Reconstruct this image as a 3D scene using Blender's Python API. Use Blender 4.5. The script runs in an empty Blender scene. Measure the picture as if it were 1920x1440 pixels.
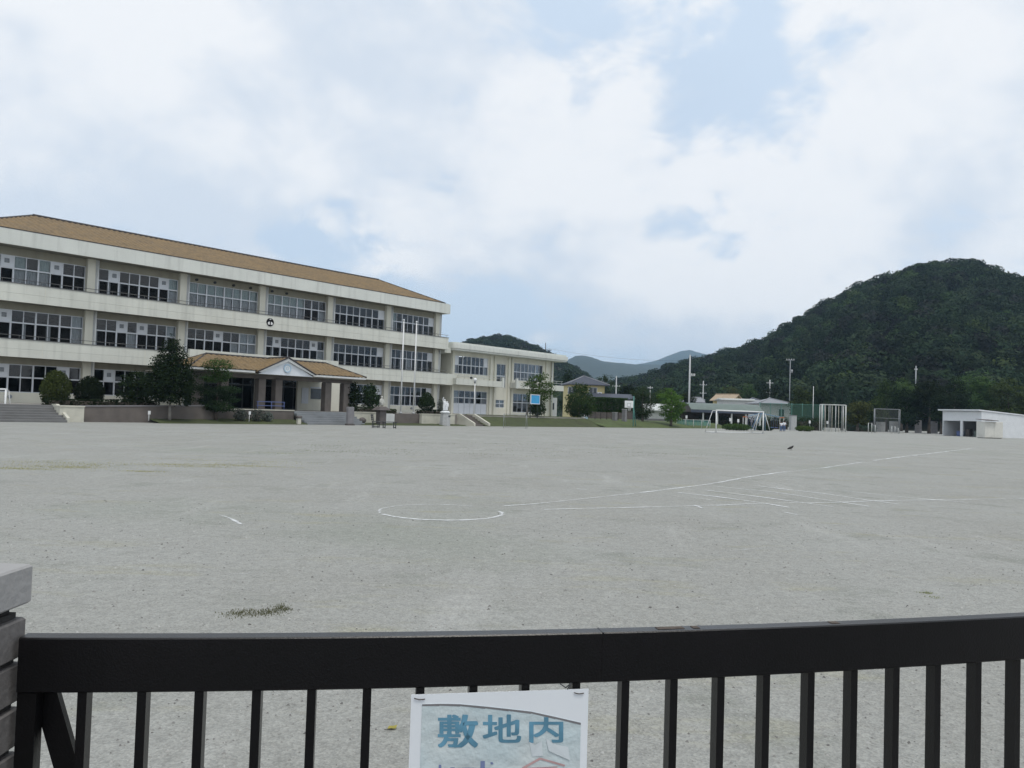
import bpy, math, random
import numpy as np
from mathutils import Vector, Matrix
R = math.radians
random.seed(7); rng = np.random.default_rng(11)
SC = bpy.context.scene
COL = SC.collection

# ---------------------------------------------------------------- camera
FPX, PITCH, ROLL, CAMH = 1500.0, R(1.95), R(1.8), 1.40
cam_d = bpy.data.cameras.new('camera'); cam = bpy.data.objects.new('camera', cam_d); COL.objects.link(cam)
cam_d.sensor_fit = 'HORIZONTAL'; cam_d.sensor_width = 36.0; cam_d.lens = 36.0*FPX/1920.0
cam_d.clip_start = 0.05; cam_d.clip_end = 20000
_fw = Vector((0, math.cos(PITCH), math.sin(PITCH))); _rt0 = Vector((1, 0, 0)); _up0 = _rt0.cross(_fw)
_rt = _rt0*math.cos(ROLL) + _up0*math.sin(ROLL); _up = _up0*math.cos(ROLL) - _rt0*math.sin(ROLL)
M = Matrix((( _rt.x, _up.x, -_fw.x), (_rt.y, _up.y, -_fw.y), (_rt.z, _up.z, -_fw.z))).to_4x4()
M.translation = Vector((0, 0, CAMH)); cam.matrix_world = M
SC.camera = cam

# ---------------------------------------------------------------- light and sky
SUN_EL = R(68); SUN_DIR = Vector((0.52, -0.85, 0)).normalized()      # horizontal direction towards the sun
SKY_STRENGTH = 0.105
sun_d = bpy.data.lights.new('sun', 'SUN'); sun_d.energy = 1.4; sun_d.angle = R(18); sun_d.color = (1, .955, .88)
sun = bpy.data.objects.new('sun', sun_d); COL.objects.link(sun)
_sd = Vector((SUN_DIR.x*math.cos(SUN_EL), SUN_DIR.y*math.cos(SUN_EL), math.sin(SUN_EL)))
sun.rotation_euler = _sd.to_track_quat('Z', 'Y').to_euler()
world = bpy.data.worlds.new('World'); SC.world = world; world.use_nodes = True
SKY_N = (2.3, (1.2, 9.3, 1.5), 0.405)          # cloud scale, drift and cover
def build_sky():
    nt = world.node_tree; nt.nodes.clear(); N = nt.nodes.new; L = nt.links.new
    out = N('ShaderNodeOutputWorld'); bg = N('ShaderNodeBackground'); L(bg.outputs[0], out.inputs[0])
    sky = N('ShaderNodeTexSky'); sky.sky_type = 'NISHITA'; sky.sun_disc = False
    sky.sun_elevation = SUN_EL; sky.sun_rotation = math.atan2(SUN_DIR.x, SUN_DIR.y)
    sky.air_density = 1.0; sky.dust_density = 2.2; sky.ozone_density = 1.0
    tc = N('ShaderNodeTexCoord'); sep = N('ShaderNodeSeparateXYZ'); L(tc.outputs['Generated'], sep.inputs[0])
    def mth(op, a, b=None, clamp=False):
        n = N('ShaderNodeMath'); n.operation = op; n.use_clamp = clamp
        for i, v in enumerate((a, b)):
            if v is None: continue
            if isinstance(v, (int, float)): n.inputs[i].default_value = v
            else: L(v, n.inputs[i])
        return n.outputs[0]
    z = mth('MAXIMUM', sep.outputs[2], 0.0); den = mth('ADD', mth('MULTIPLY', z, 0.55), 0.62)
    cx = mth('DIVIDE', sep.outputs[0], den); cy = mth('DIVIDE', sep.outputs[1], den); cz = mth('DIVIDE', mth('MULTIPLY', z, 1.55), den)
    comb = N('ShaderNodeCombineXYZ'); L(cx, comb.inputs[0]); L(cy, comb.inputs[1]); L(cz, comb.inputs[2])
    def noise(scale, detail, rough, off, dist=0.0):
        mp = N('ShaderNodeMapping'); mp.inputs['Location'].default_value = off; L(comb.outputs[0], mp.inputs[0])
        n = N('ShaderNodeTexNoise'); n.inputs['Scale'].default_value = scale; n.inputs['Detail'].default_value = detail
        n.inputs['Roughness'].default_value = rough; n.inputs['Distortion'].default_value = dist
        L(mp.outputs[0], n.inputs['Vector']); return n.outputs['Fac']
    def ramp(fac, a, b, mode='EASE'):
        r = N('ShaderNodeValToRGB'); r.color_ramp.interpolation = mode
        r.color_ramp.elements[0].position = a; r.color_ramp.elements[1].position = b; L(fac, r.inputs[0]); return r.outputs[0]
    base = noise(SKY_N[0], 12, 0.52, SKY_N[1], 0.2)
    puff = noise(SKY_N[0]*3.1, 11, 0.56, (8.3, 2.2, 1.0), 0.35)
    body = mth('ADD', mth('MULTIPLY', base, 0.72), mth('MULTIPLY', puff, 0.28))
    cover = ramp(body, SKY_N[2]-.014, SKY_N[2]+0.06)
    veil = ramp(noise(0.9, 6, 0.5, (0.4, 6.1, 2.0)), 0.30, 0.72)
    o2 = SKY_N[1]; under = noise(SKY_N[0], 8, 0.5, (o2[0]+.02, o2[1], o2[2]+.16), .2)      # the same clouds a little higher up: their tops catch the light
    soft = noise(SKY_N[0]*.8, 6, 0.5, (4.4, 1.2, 7.7), .3)
    lit = ramp(mth('ADD', mth('SUBTRACT', body, mth('MULTIPLY', under, 0.75)), mth('MULTIPLY', soft, 0.42)), 0.24, 0.44)
    ccol = N('ShaderNodeMix'); ccol.data_type = 'RGBA'; L(lit, ccol.inputs[0])
    ccol.inputs[6].default_value = (0.67, 0.735, 0.82, 1); ccol.inputs[7].default_value = (0.90, 0.91, 0.925, 1)
    sc = N('ShaderNodeMix'); sc.data_type = 'RGBA'; sc.blend_type = 'MULTIPLY'; sc.inputs[0].default_value = 1
    L(sky.outputs[0], sc.inputs[6]); sc.inputs[7].default_value = (SKY_STRENGTH,)*3 + (1,)
    veilmix = N('ShaderNodeMix'); veilmix.data_type = 'RGBA'; L(mth('ADD', mth('MULTIPLY', veil, 0.15), 0.80), veilmix.inputs[0])
    L(sc.outputs[2], veilmix.inputs[6]); veilmix.inputs[7].default_value = (0.645, 0.76, 0.90, 1)
    fin = N('ShaderNodeMix'); fin.data_type = 'RGBA'; L(mth('MULTIPLY', cover, 0.90), fin.inputs[0])
    L(veilmix.outputs[2], fin.inputs[6]); L(ccol.outputs[2], fin.inputs[7])
    L(fin.outputs[2], bg.inputs[0]); bg.inputs[1].default_value = 1.0
build_sky()
vs = SC.view_settings; vs.view_transform = 'Standard'; vs.look = 'None'; vs.gamma = 1.0; vs.exposure = 0.10; vs.use_curve_mapping = False
SC.cycles.use_denoising = True
SC.cycles.max_bounces = 8; SC.cycles.transparent_max_bounces = 16; SC.cycles.volume_bounces = 1
SC.cycles.diffuse_bounces = 3; SC.cycles.glossy_bounces = 3; SC.cycles.caustics_reflective = False; SC.cycles.caustics_refractive = False

# ---------------------------------------------------------------- survey helpers (world positions of measured points)
def ray(px, py):
    return _rt*((px-960)/FPX) - _up*((py-720)/FPX) + _fw
CAM = Vector((0, 0, CAMH))
def at(px, py, Y):
    d = ray(px, py); return CAM + d*(Y/d.y)
def ground(px, py, z=0.0):
    d = ray(px, py); return CAM + d*((z-CAMH)/d.z)
def zat(px, py, Y): return at(px, py, Y).z
SD = Vector((0.65102, 0.75906, 0)); SN = Vector((0.75906, -0.65102, 0)); SP = Vector((-6.49, 80.0, 0))   # school axis, outward normal, corner
SROT = math.atan2(SD.y, SD.x)
def W(s, off, z=0.0): return SP + SD*s + SN*off + Vector((0, 0, z))
def F(px, py, off):
    d = ray(px, py); P = SP + SN*off; t = (P-CAM).dot(SN)/d.dot(SN); Q = CAM + d*t
    return (Q-SP).dot(SD), Q.z

# ---------------------------------------------------------------- materials
MATS = {}
def nodes_mat(name):
    m = bpy.data.materials.new(name); m.use_nodes = True; nt = m.node_tree; nt.nodes.clear()
    out = nt.nodes.new('ShaderNodeOutputMaterial'); MATS[name] = m
    return m, nt, nt.nodes.new, nt.links.new, out
def surf(name, c, rough=0.8, var=0.12, scale=3.0, c2=None, bump=0.0, bscale=30.0, metal=0.0, spec=0.4, stain=0.0, streak=False, fine=0.0):
    """procedural surface: base colour with two noise layers, optional stains, vertical streaks and bump"""
    m, nt, N, L, out = nodes_mat(name)
    b = N('ShaderNodeBsdfPrincipled'); L(b.outputs[0], out.inputs[0])
    b.inputs['Roughness'].default_value = rough; b.inputs['Metallic'].default_value = metal
    b.inputs['Specular IOR Level'].default_value = spec
    tc = N('ShaderNodeTexCoord'); vec = tc.outputs['Object']
    n1 = N('ShaderNodeTexNoise'); n1.inputs['Scale'].default_value = scale; n1.inputs['Detail'].default_value = 6; L(vec, n1.inputs['Vector'])
    mix = N('ShaderNodeMix'); mix.data_type = 'RGBA'
    r = N('ShaderNodeValToRGB'); r.color_ramp.elements[0].position = .32; r.color_ramp.elements[1].position = .68; L(n1.outputs['Fac'], r.inputs[0])
    L(r.outputs[0], mix.inputs[0])
    if c2 is None: c2 = tuple(x*(1-var*1.6) for x in c)
    mix.inputs[6].default_value = tuple(c)+(1,); mix.inputs[7].default_value = tuple(c2)+(1,)
    col = mix.outputs[2]
    if stain or streak:
        mp = N('ShaderNodeMapping'); L(vec, mp.inputs[0]); mp.inputs['Scale'].default_value = (1.6, 1.6, .12) if streak else (1, 1, 1)
        n2 = N('ShaderNodeTexNoise'); n2.inputs['Scale'].default_value = 1.7; n2.inputs['Detail'].default_value = 8; L(mp.outputs[0], n2.inputs['Vector'])
        r2 = N('ShaderNodeValToRGB'); r2.color_ramp.elements[0].position = .50; r2.color_ramp.elements[1].position = .75; L(n2.outputs['Fac'], r2.inputs[0])
        ml = N('ShaderNodeMath'); ml.operation = 'MULTIPLY'; ml.inputs[1].default_value = stain; L(r2.outputs[0], ml.inputs[0])
        mx = N('ShaderNodeMix'); mx.data_type = 'RGBA'; L(ml.outputs[0], mx.inputs[0]); L(col, mx.inputs[6]); mx.inputs[7].default_value = tuple(x*.45 for x in c)+(1,)
        col = mx.outputs[2]
    if fine:
        n3 = N('ShaderNodeTexNoise'); n3.inputs['Scale'].default_value = bscale*1.3; n3.inputs['Detail'].default_value = 3; L(vec, n3.inputs['Vector'])
        hs = N('ShaderNodeHueSaturation'); L(col, hs.inputs['Color'])
        mr = N('ShaderNodeMapRange'); mr.inputs[1].default_value = .3; mr.inputs[2].default_value = .7; mr.inputs[3].default_value = 1-fine; mr.inputs[4].default_value = 1+fine
        L(n3.outputs['Fac'], mr.inputs[0]); L(mr.outputs[0], hs.inputs['Value']); col = hs.outputs[0]
    L(col, b.inputs['Base Color'])
    if bump:
        nb = N('ShaderNodeTexNoise'); nb.inputs['Scale'].default_value = bscale; nb.inputs['Detail'].default_value = 5; L(vec, nb.inputs['Vector'])
        bp = N('ShaderNodeBump'); bp.inputs['Strength'].default_value = bump; bp.inputs['Distance'].default_value = .02
        L(nb.outputs['Fac'], bp.inputs['Height']); L(bp.outputs[0], b.inputs['Normal'])
    return m
def leafmat(name, c, c2, trans=0.25):
    """leaf colour varied per leaf and per plant, slightly translucent"""
    m, nt, N, L, out = nodes_mat(name)
    g = N('ShaderNodeNewGeometry'); oi = N('ShaderNodeObjectInfo')
    mix = N('ShaderNodeMix'); mix.data_type = 'RGBA'; L(g.outputs['Random Per Island'], mix.inputs[0])
    mix.inputs[6].default_value = tuple(c)+(1,); mix.inputs[7].default_value = tuple(c2)+(1,)
    hs = N('ShaderNodeHueSaturation'); L(mix.outputs[2], hs.inputs['Color'])
    mr = N('ShaderNodeMapRange'); mr.inputs[3].default_value = .55; mr.inputs[4].default_value = 1.45; L(oi.outputs['Random'], mr.inputs[0]); L(mr.outputs[0], hs.inputs['Value'])
    mh = N('ShaderNodeMapRange'); mh.inputs[3].default_value = .49; mh.inputs[4].default_value = .535
    ml = N('ShaderNodeMath'); ml.operation = 'FRACT'; mm = N('ShaderNodeMath'); mm.operation = 'MULTIPLY'; mm.inputs[1].default_value = 7.31
    L(oi.outputs['Random'], mm.inputs[0]); L(mm.outputs[0], ml.inputs[0]); L(ml.outputs[0], mh.inputs[0]); L(mh.outputs[0], hs.inputs['Hue'])
    d = N('ShaderNodeBsdfDiffuse'); t = N('ShaderNodeBsdfTranslucent'); ms = N('ShaderNodeMixShader'); ms.inputs[0].default_value = trans
    L(hs.outputs[0], d.inputs[0]); L(hs.outputs[0], t.inputs[0]); L(d.outputs[0], ms.inputs[1]); L(t.outputs[0], ms.inputs[2]); L(ms.outputs[0], out.inputs[0])
    return m
def glassmat(name, tint, refl=0.10):
    m, nt, N, L, out = nodes_mat(name)
    tr = N('ShaderNodeBsdfTransparent'); tr.inputs[0].default_value = tuple(tint)+(1,)
    gl = N('ShaderNodeBsdfGlossy'); gl.inputs['Roughness'].default_value = .02
    fr = N('ShaderNodeFresnel'); fr.inputs[0].default_value = 1.28
    ad = N('ShaderNodeMath'); ad.operation = 'ADD'; ad.inputs[1].default_value = refl-.04; ad.use_clamp = True; L(fr.outputs[0], ad.inputs[0])
    ms = N('ShaderNodeMixShader'); L(ad.outputs[0], ms.inputs[0]); L(tr.outputs[0], ms.inputs[1]); L(gl.outputs[0], ms.inputs[2]); L(ms.outputs[0], out.inputs[0])
    return m
def emit(name, c, s):
    m, nt, N, L, out = nodes_mat(name); e = N('ShaderNodeEmission'); e.inputs[0].default_value = tuple(c)+(1,); e.inputs[1].default_value = s; L(e.outputs[0], out.inputs[0]); return m
def netmat(name, c, cell, wire):
    """woven net: open square cells between thin cords"""
    m, nt, N, L, out = nodes_mat(name)
    tc = N('ShaderNodeTexCoord'); sp = N('ShaderNodeSeparateXYZ'); L(tc.outputs['Object'], sp.inputs[0])
    o = []
    for i in (0, 2):
        a = N('ShaderNodeMath'); a.operation = 'DIVIDE'; a.inputs[1].default_value = cell; L(sp.outputs[i], a.inputs[0])
        f = N('ShaderNodeMath'); f.operation = 'FRACT'; L(a.outputs[0], f.inputs[0])
        g = N('ShaderNodeMath'); g.operation = 'LESS_THAN'; g.inputs[1].default_value = wire; L(f.outputs[0], g.inputs[0]); o.append(g.outputs[0])
    mx = N('ShaderNodeMath'); mx.operation = 'MAXIMUM'; L(o[0], mx.inputs[0]); L(o[1], mx.inputs[1])
    tr = N('ShaderNodeBsdfTransparent'); d = N('ShaderNodeBsdfDiffuse'); d.inputs[0].default_value = tuple(c)+(1,)
    ms = N('ShaderNodeMixShader'); L(mx.outputs[0], ms.inputs[0]); L(tr.outputs[0], ms.inputs[1]); L(d.outputs[0], ms.inputs[2]); L(ms.outputs[0], out.inputs[0])
    return m

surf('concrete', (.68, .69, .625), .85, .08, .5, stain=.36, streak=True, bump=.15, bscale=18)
surf('lintel_cream_shaded', (.36, .345, .275), .9, .08, .8, stain=.3, streak=True)  # weathered cream, darkened further: shade under eaves and balconies put into the colour
surf('wall_cream', (.74, .725, .625), .85, .06, .8, stain=.18, streak=True, bump=.1)
surf('fascia', (.68, .70, .655), .85, .06, .5, stain=.32, streak=True)
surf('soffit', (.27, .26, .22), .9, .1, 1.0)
surf('frame_alu', (.66, .69, .73), .45, .05, 2, metal=.15)
surf('panel_white', (.72, .755, .80), .6, .05, 2)
surf('fan_grey', (.30, .33, .36), .6, .15, 8)
surf('curtain', (.74, .75, .74), .9, .1, 5)
surf('curtain_green', (.62, .70, .64), .9, .1, 5)
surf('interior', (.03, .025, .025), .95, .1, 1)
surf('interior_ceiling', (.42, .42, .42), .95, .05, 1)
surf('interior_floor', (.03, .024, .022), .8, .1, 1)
glassmat('glass', (.80, .82, .84), .03)
glassmat('glass_upper', (.78, .82, .85), .06)
surf('tile', (.205, .138, .064), .8, .0, 1.1, c2=(.162, .115, .062), stain=.45, fine=.25, bscale=6)
surf('tile_dark', (.055, .05, .052), .7, .15, 2)
surf('rail_dark', (.17, .17, .17), .5, .1, 4, metal=.4)
surf('white_paint', (.78, .79, .79), .5, .05, 3, stain=.08)
surf('white_worn', (.70, .71, .70), .6, .08, 4, stain=.25)
surf('pipe_white', (.70, .72, .72), .5, .05, 3)
surf('black_paint', (.012, .012, .014), .75, .2, 5, spec=.12)
surf('gate_black', (.0035, .0035, .004), .30, .25, 9, spec=.42, c2=(.005, .0045, .0055), bump=.08, bscale=240)
surf('emblem_blue', (.42, .56, .68), .5, .05, 3)
surf('brown_wall', (.165, .145, .132), .9, .15, 1.2, stain=.3, bump=.3, bscale=12)
surf('terrace', (.30, .285, .26), .9, .12, .8, bump=.2)
surf('stone_blue', (.235, .25, .262), .85, .1, 1.5, stain=.2, bump=.2, bscale=14)
surf('stone_step', (.19, .19, .188), .85, .1, 1.5, stain=.2, bump=.2, bscale=14)
surf('cream_block', (.60, .585, .50), .85, .08, 1.5, stain=.3)
surf('stone_grey', (.23, .225, .235), .7, .12, 3, bump=.25, bscale=12)
surf('stone_dark', (.13, .115, .11), .8, .2, 3, bump=.4, bscale=9)
surf('granite', (.42, .43, .43), .6, .1, 6, fine=.12)
surf('statue_white', (.80, .82, .83), .55, .05, 5)
surf('statue_pale', (.50, .50, .46), .7, .12, 5)
surf('bark', (.12, .10, .085), .95, .25, 4, bump=.6, bscale=14)
surf('bark_pale', (.28, .26, .235), .95, .2, 4, bump=.5, bscale=14)
surf('soil', (.12, .10, .085), .95, .2, 1)
surf('wood_dark', (.10, .085, .075), .8, .2, 4)
surf('metal_grey', (.36, .38, .40), .45, .1, 5, metal=.4)
surf('metal_dark', (.05, .055, .06), .5, .2, 5)
surf('pole_concrete', (.52, .53, .54), .8, .08, 2)
surf('blue_paint', (.17, .30, .44), .5, .12, 3)
surf('sky_blue_board', (.05, .36, .68), .45, .08, 2)
surf('orange_paint', (.50, .16, .05), .5, .1, 3)
surf('pale_metal', (.58, .60, .58), .5, .1, 4, stain=.2)
surf('green_metal', (.10, .27, .24), .5, .1, 3)
surf('roof_slate', (.055, .062, .085), .6, .12, 2, bump=.2, bscale=8)
surf('roof_grey', (.25, .26, .28), .6, .1, 2)
surf('roof_tan', (.40, .31, .215), .7, .12, 2)
surf('roof_green', (.15, .19, .17), .6, .12, 2)
surf('roof_navy', (.06, .075, .11), .6, .12, 2)
surf('house_yellow', (.60, .52, .27), .85, .06, 2)
surf('house_white', (.62, .63, .62), .85, .06, 2, stain=.15)
surf('house_grey', (.45, .46, .46), .85, .06, 2)
surf('window_dark', (.05, .06, .07), .15, .1, 2, spec=.6)
surf('shed_white', (.70, .72, .74), .7, .04, 1.5, stain=.12)
surf('shed_cream', (.66, .65, .60), .7, .05, 2, stain=.15)
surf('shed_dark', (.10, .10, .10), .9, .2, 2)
surf('dull_blue', (.15, .20, .42), .7, .1, 3)
surf('plastic_sheet', (.84, .88, .92), .28, .03, 3, spec=.5)
surf('poster_paper', (.63, .68, .68), .4, .0, 7, c2=(.54, .66, .70), bump=.6, bscale=14, stain=.12)
surf('poster_ink', (.155, .375, .53), .6, .3, 14)
surf('poster_ink_violet', (.22, .27, .47), .6, .2, 14)
surf('poster_red', (.62, .40, .40), .6, .2, 14)
surf('paper_fold', (.66, .72, .75), .4, .03, 8)
surf('skin', (.42, .26, .18), .6, .05, 5)
surf('hair_black', (.012, .010, .010), .5, .1, 5)
surf('shirt_white', (.76, .78, .82), .8, .04, 5)
surf('trousers_blue', (.10, .15, .27), .85, .1, 5)
surf('brick', (.175, .165, .16), .85, .12, 6, bump=.15, bscale=60, fine=.12)
surf('mortar', (.05, .048, .047), .95, .2, 20)
surf('cap_stone', (.35, .345, .34), .8, .08, 5, stain=.2, bump=.2, bscale=50)
surf('leaf_litter', (.33, .29, .06), .6, .2, 20)
surf('rust', (.10, .078, .062), .85, .3, 60)
emit('lamp_lit', (1, .98, .94), 2.2)
leafmat('leaf_dark', (.020, .033, .017), (.038, .053, .023))
leafmat('leaf_olive', (.040, .050, .018), (.070, .080, .026))
leafmat('leaf_mid', (.040, .066, .022), (.070, .098, .030))
leafmat('leaf_bright', (.085, .135, .026), (.13, .185, .040), .3)
leafmat('leaf_silver', (.11, .13, .115), (.16, .18, .155))
leafmat('leaf_hill_fresh', (.038, .060, .024), (.060, .084, .032), .12)
leafmat('leaf_hill_dull', (.024, .028, .025), (.036, .037, .031), .12)
leafmat('leaf_hill', (.025, .039, .023), (.038, .053, .029), .12)
leafmat('leaf_bluegreen', (.045, .075, .055), (.07, .105, .072))
leafmat('grass_blade', (.085, .105, .035), (.14, .145, .055), .3)
leafmat('grass_field', (.17, .19, .09), (.26, .26, .15), .4)
leafmat('grass_dry', (.25, .25, .13), (.31, .30, .17), .35)
netmat('net_green', (.055, .11, .085), .05, .36)
netmat('net_white', (.55, .57, .58), .12, .06)
netmat('net_dense', (.10, .105, .105), .12, .16)
netmat('net_dark', (.14, .16, .16), .12, .05)
def ground_mat():
    m, nt, N, L, out = nodes_mat('gravel_ground')
    b = N('ShaderNodeBsdfPrincipled'); L(b.outputs[0], out.inputs[0]); b.inputs['Roughness'].default_value = .95; b.inputs['Specular IOR Level'].default_value = .15
    geo = N('ShaderNodeNewGeometry'); vec = geo.outputs['Position']
    def noise(s, d, r=.55, sc=(1, 1, 1), off=(0, 0, 0)):
        mp = N('ShaderNodeMapping'); mp.inputs['Scale'].default_value = sc; mp.inputs['Location'].default_value = off; L(vec, mp.inputs[0])
        n = N('ShaderNodeTexNoise'); n.inputs['Scale'].default_value = s; n.inputs['Detail'].default_value = d; n.inputs['Roughness'].default_value = r; L(mp.outputs[0], n.inputs['Vector']); return n.outputs['Fac']
    def ramp(fac, a, c, ca=(0, 0, 0, 1), cb=(1, 1, 1, 1)):
        r = N('ShaderNodeValToRGB'); r.color_ramp.elements[0].position = a; r.color_ramp.elements[1].position = c
        r.color_ramp.elements[0].color = ca; r.color_ramp.elements[1].color = cb; L(fac, r.inputs[0]); return r.outputs[0]
    def mix(f, a, bb, mode='MIX'):
        n = N('ShaderNodeMix'); n.data_type = 'RGBA'; n.blend_type = mode
        for i, v in ((0, f), (6, a), (7, bb)):
            if isinstance(v, (int, float)): n.inputs[i].default_value = v
            elif isinstance(v, tuple): n.inputs[i].default_value = v
            else: L(v, n.inputs[i])
        return n.outputs[2]
    col = ramp(noise(.35, 7, .6), .3, .7, (.322, .322, .302, 1), (.362, .367, .350, 1))
    col = mix(ramp(noise(1.1, 9, .65, off=(4, 9, 0)), .54, .74), col, (.258, .268, .242, 1))          # damp and mossy blotches
    col = mix(ramp(noise(.12, 6, .6, off=(20, 3, 0)), .55, .75), col, (.295, .312, .278, 1))
    col = mix(ramp(noise(.55, 8, .7, (1, 2.6, 1), (7, 31, 0)), .56, .78), col, (.335, .325, .235, 1))     # tan-green tinge where weeds start
    col = mix(ramp(noise(2.2, 9, .72, (.5, 1.6, 1), (2, 5, 0)), .60, .80), col, (.24, .245, .23, 1))    # scuffs and damp grit
    col = mix(ramp(noise(.8, 7, .62, (1.7, .35, 1), (11, 2, 0)), .58, .74), col, (.40, .402, .385, 1))    # drifts of finer pale sand
    # grit: stones of mixed tones
    v = N('ShaderNodeTexVoronoi'); v.inputs['Scale'].default_value = 95; L(vec, v.inputs['Vector'])
    hs = N('ShaderNodeSeparateColor'); L(v.outputs['Color'], hs.inputs[0])
    col = mix(.55, col, ramp(hs.outputs[0], 0, 1, (.66, .66, .66, 1), (1.22, 1.22, 1.20, 1)), 'MULTIPLY')
    v2 = N('ShaderNodeTexVoronoi'); v2.inputs['Scale'].default_value = 38; L(vec, v2.inputs['Vector'])
    hs2 = N('ShaderNodeSeparateColor'); L(v2.outputs['Color'], hs2.inputs[0])
    col = mix(.22, col, ramp(hs2.outputs[1], 0, 1, (.68, .67, .66, 1), (1.2, 1.2, 1.2, 1)), 'MULTIPLY')
    col = mix(.5, col, ramp(noise(9, 9, .78), .33, .67, (.70, .70, .70, 1), (1.17, 1.17, 1.16, 1)), 'MULTIPLY')
    L(col, b.inputs['Base Color'])
    bp = N('ShaderNodeBump'); bp.inputs['Strength'].default_value = .55; bp.inputs['Distance'].default_value = .012; L(v.outputs['Distance'], bp.inputs['Height'])
    bp2 = N('ShaderNodeBump'); bp2.inputs['Strength'].default_value = .5; bp2.inputs['Distance'].default_value = .05; L(noise(5, 8, .65), bp2.inputs['Height']); L(bp.outputs[0], bp2.inputs['Normal'])
    L(bp2.outputs[0], b.inputs['Normal'])
def grass_mat():
    surf('grass_bank', (.070, .088, .032), .95, .3, .5, c2=(.052, .060, .027), stain=.5, bump=.8, bscale=30, fine=.3)
    surf('grass_bright', (.085, .118, .036), .95, .3, .6, c2=(.066, .080, .030), stain=.4, bump=.8, bscale=30, fine=.3)
def chalk_mat():
    m, nt, N, L, out = nodes_mat('chalk')
    geo = N('ShaderNodeNewGeometry'); vec = geo.outputs['Position']
    a = N('ShaderNodeTexNoise'); a.inputs['Scale'].default_value = 9; a.inputs['Detail'].default_value = 8; a.inputs['Roughness'].default_value = .75; L(vec, a.inputs['Vector'])
    c = N('ShaderNodeTexNoise'); c.inputs['Scale'].default_value = 1.3; c.inputs['Detail'].default_value = 4; L(vec, c.inputs['Vector'])
    at_ = N('ShaderNodeAttribute'); at_.attribute_name = 'wear'
    s = N('ShaderNodeMath'); s.operation = 'ADD'; L(a.outputs['Fac'], s.inputs[0]); L(c.outputs['Fac'], s.inputs[1])
    s2 = N('ShaderNodeMath'); s2.operation = 'SUBTRACT'; L(s.outputs[0], s2.inputs[0]); L(at_.outputs['Fac'], s2.inputs[1])
    mr = N('ShaderNodeMapRange'); mr.inputs[1].default_value = .47; mr.inputs[2].default_value = .95; mr.inputs[3].default_value = 0; mr.inputs[4].default_value = .76; L(s2.outputs[0], mr.inputs[0])
    d = N('ShaderNodeBsdfDiffuse'); d.inputs[0].default_value = (.78, .80, .81, 1); t = N('ShaderNodeBsdfTransparent')
    ms = N('ShaderNodeMixShader'); L(mr.outputs[0], ms.inputs[0]); L(t.outputs[0], ms.inputs[1]); L(d.outputs[0], ms.inputs[2]); L(ms.outputs[0], out.inputs[0])
ground_mat(); grass_mat(); chalk_mat()

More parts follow.
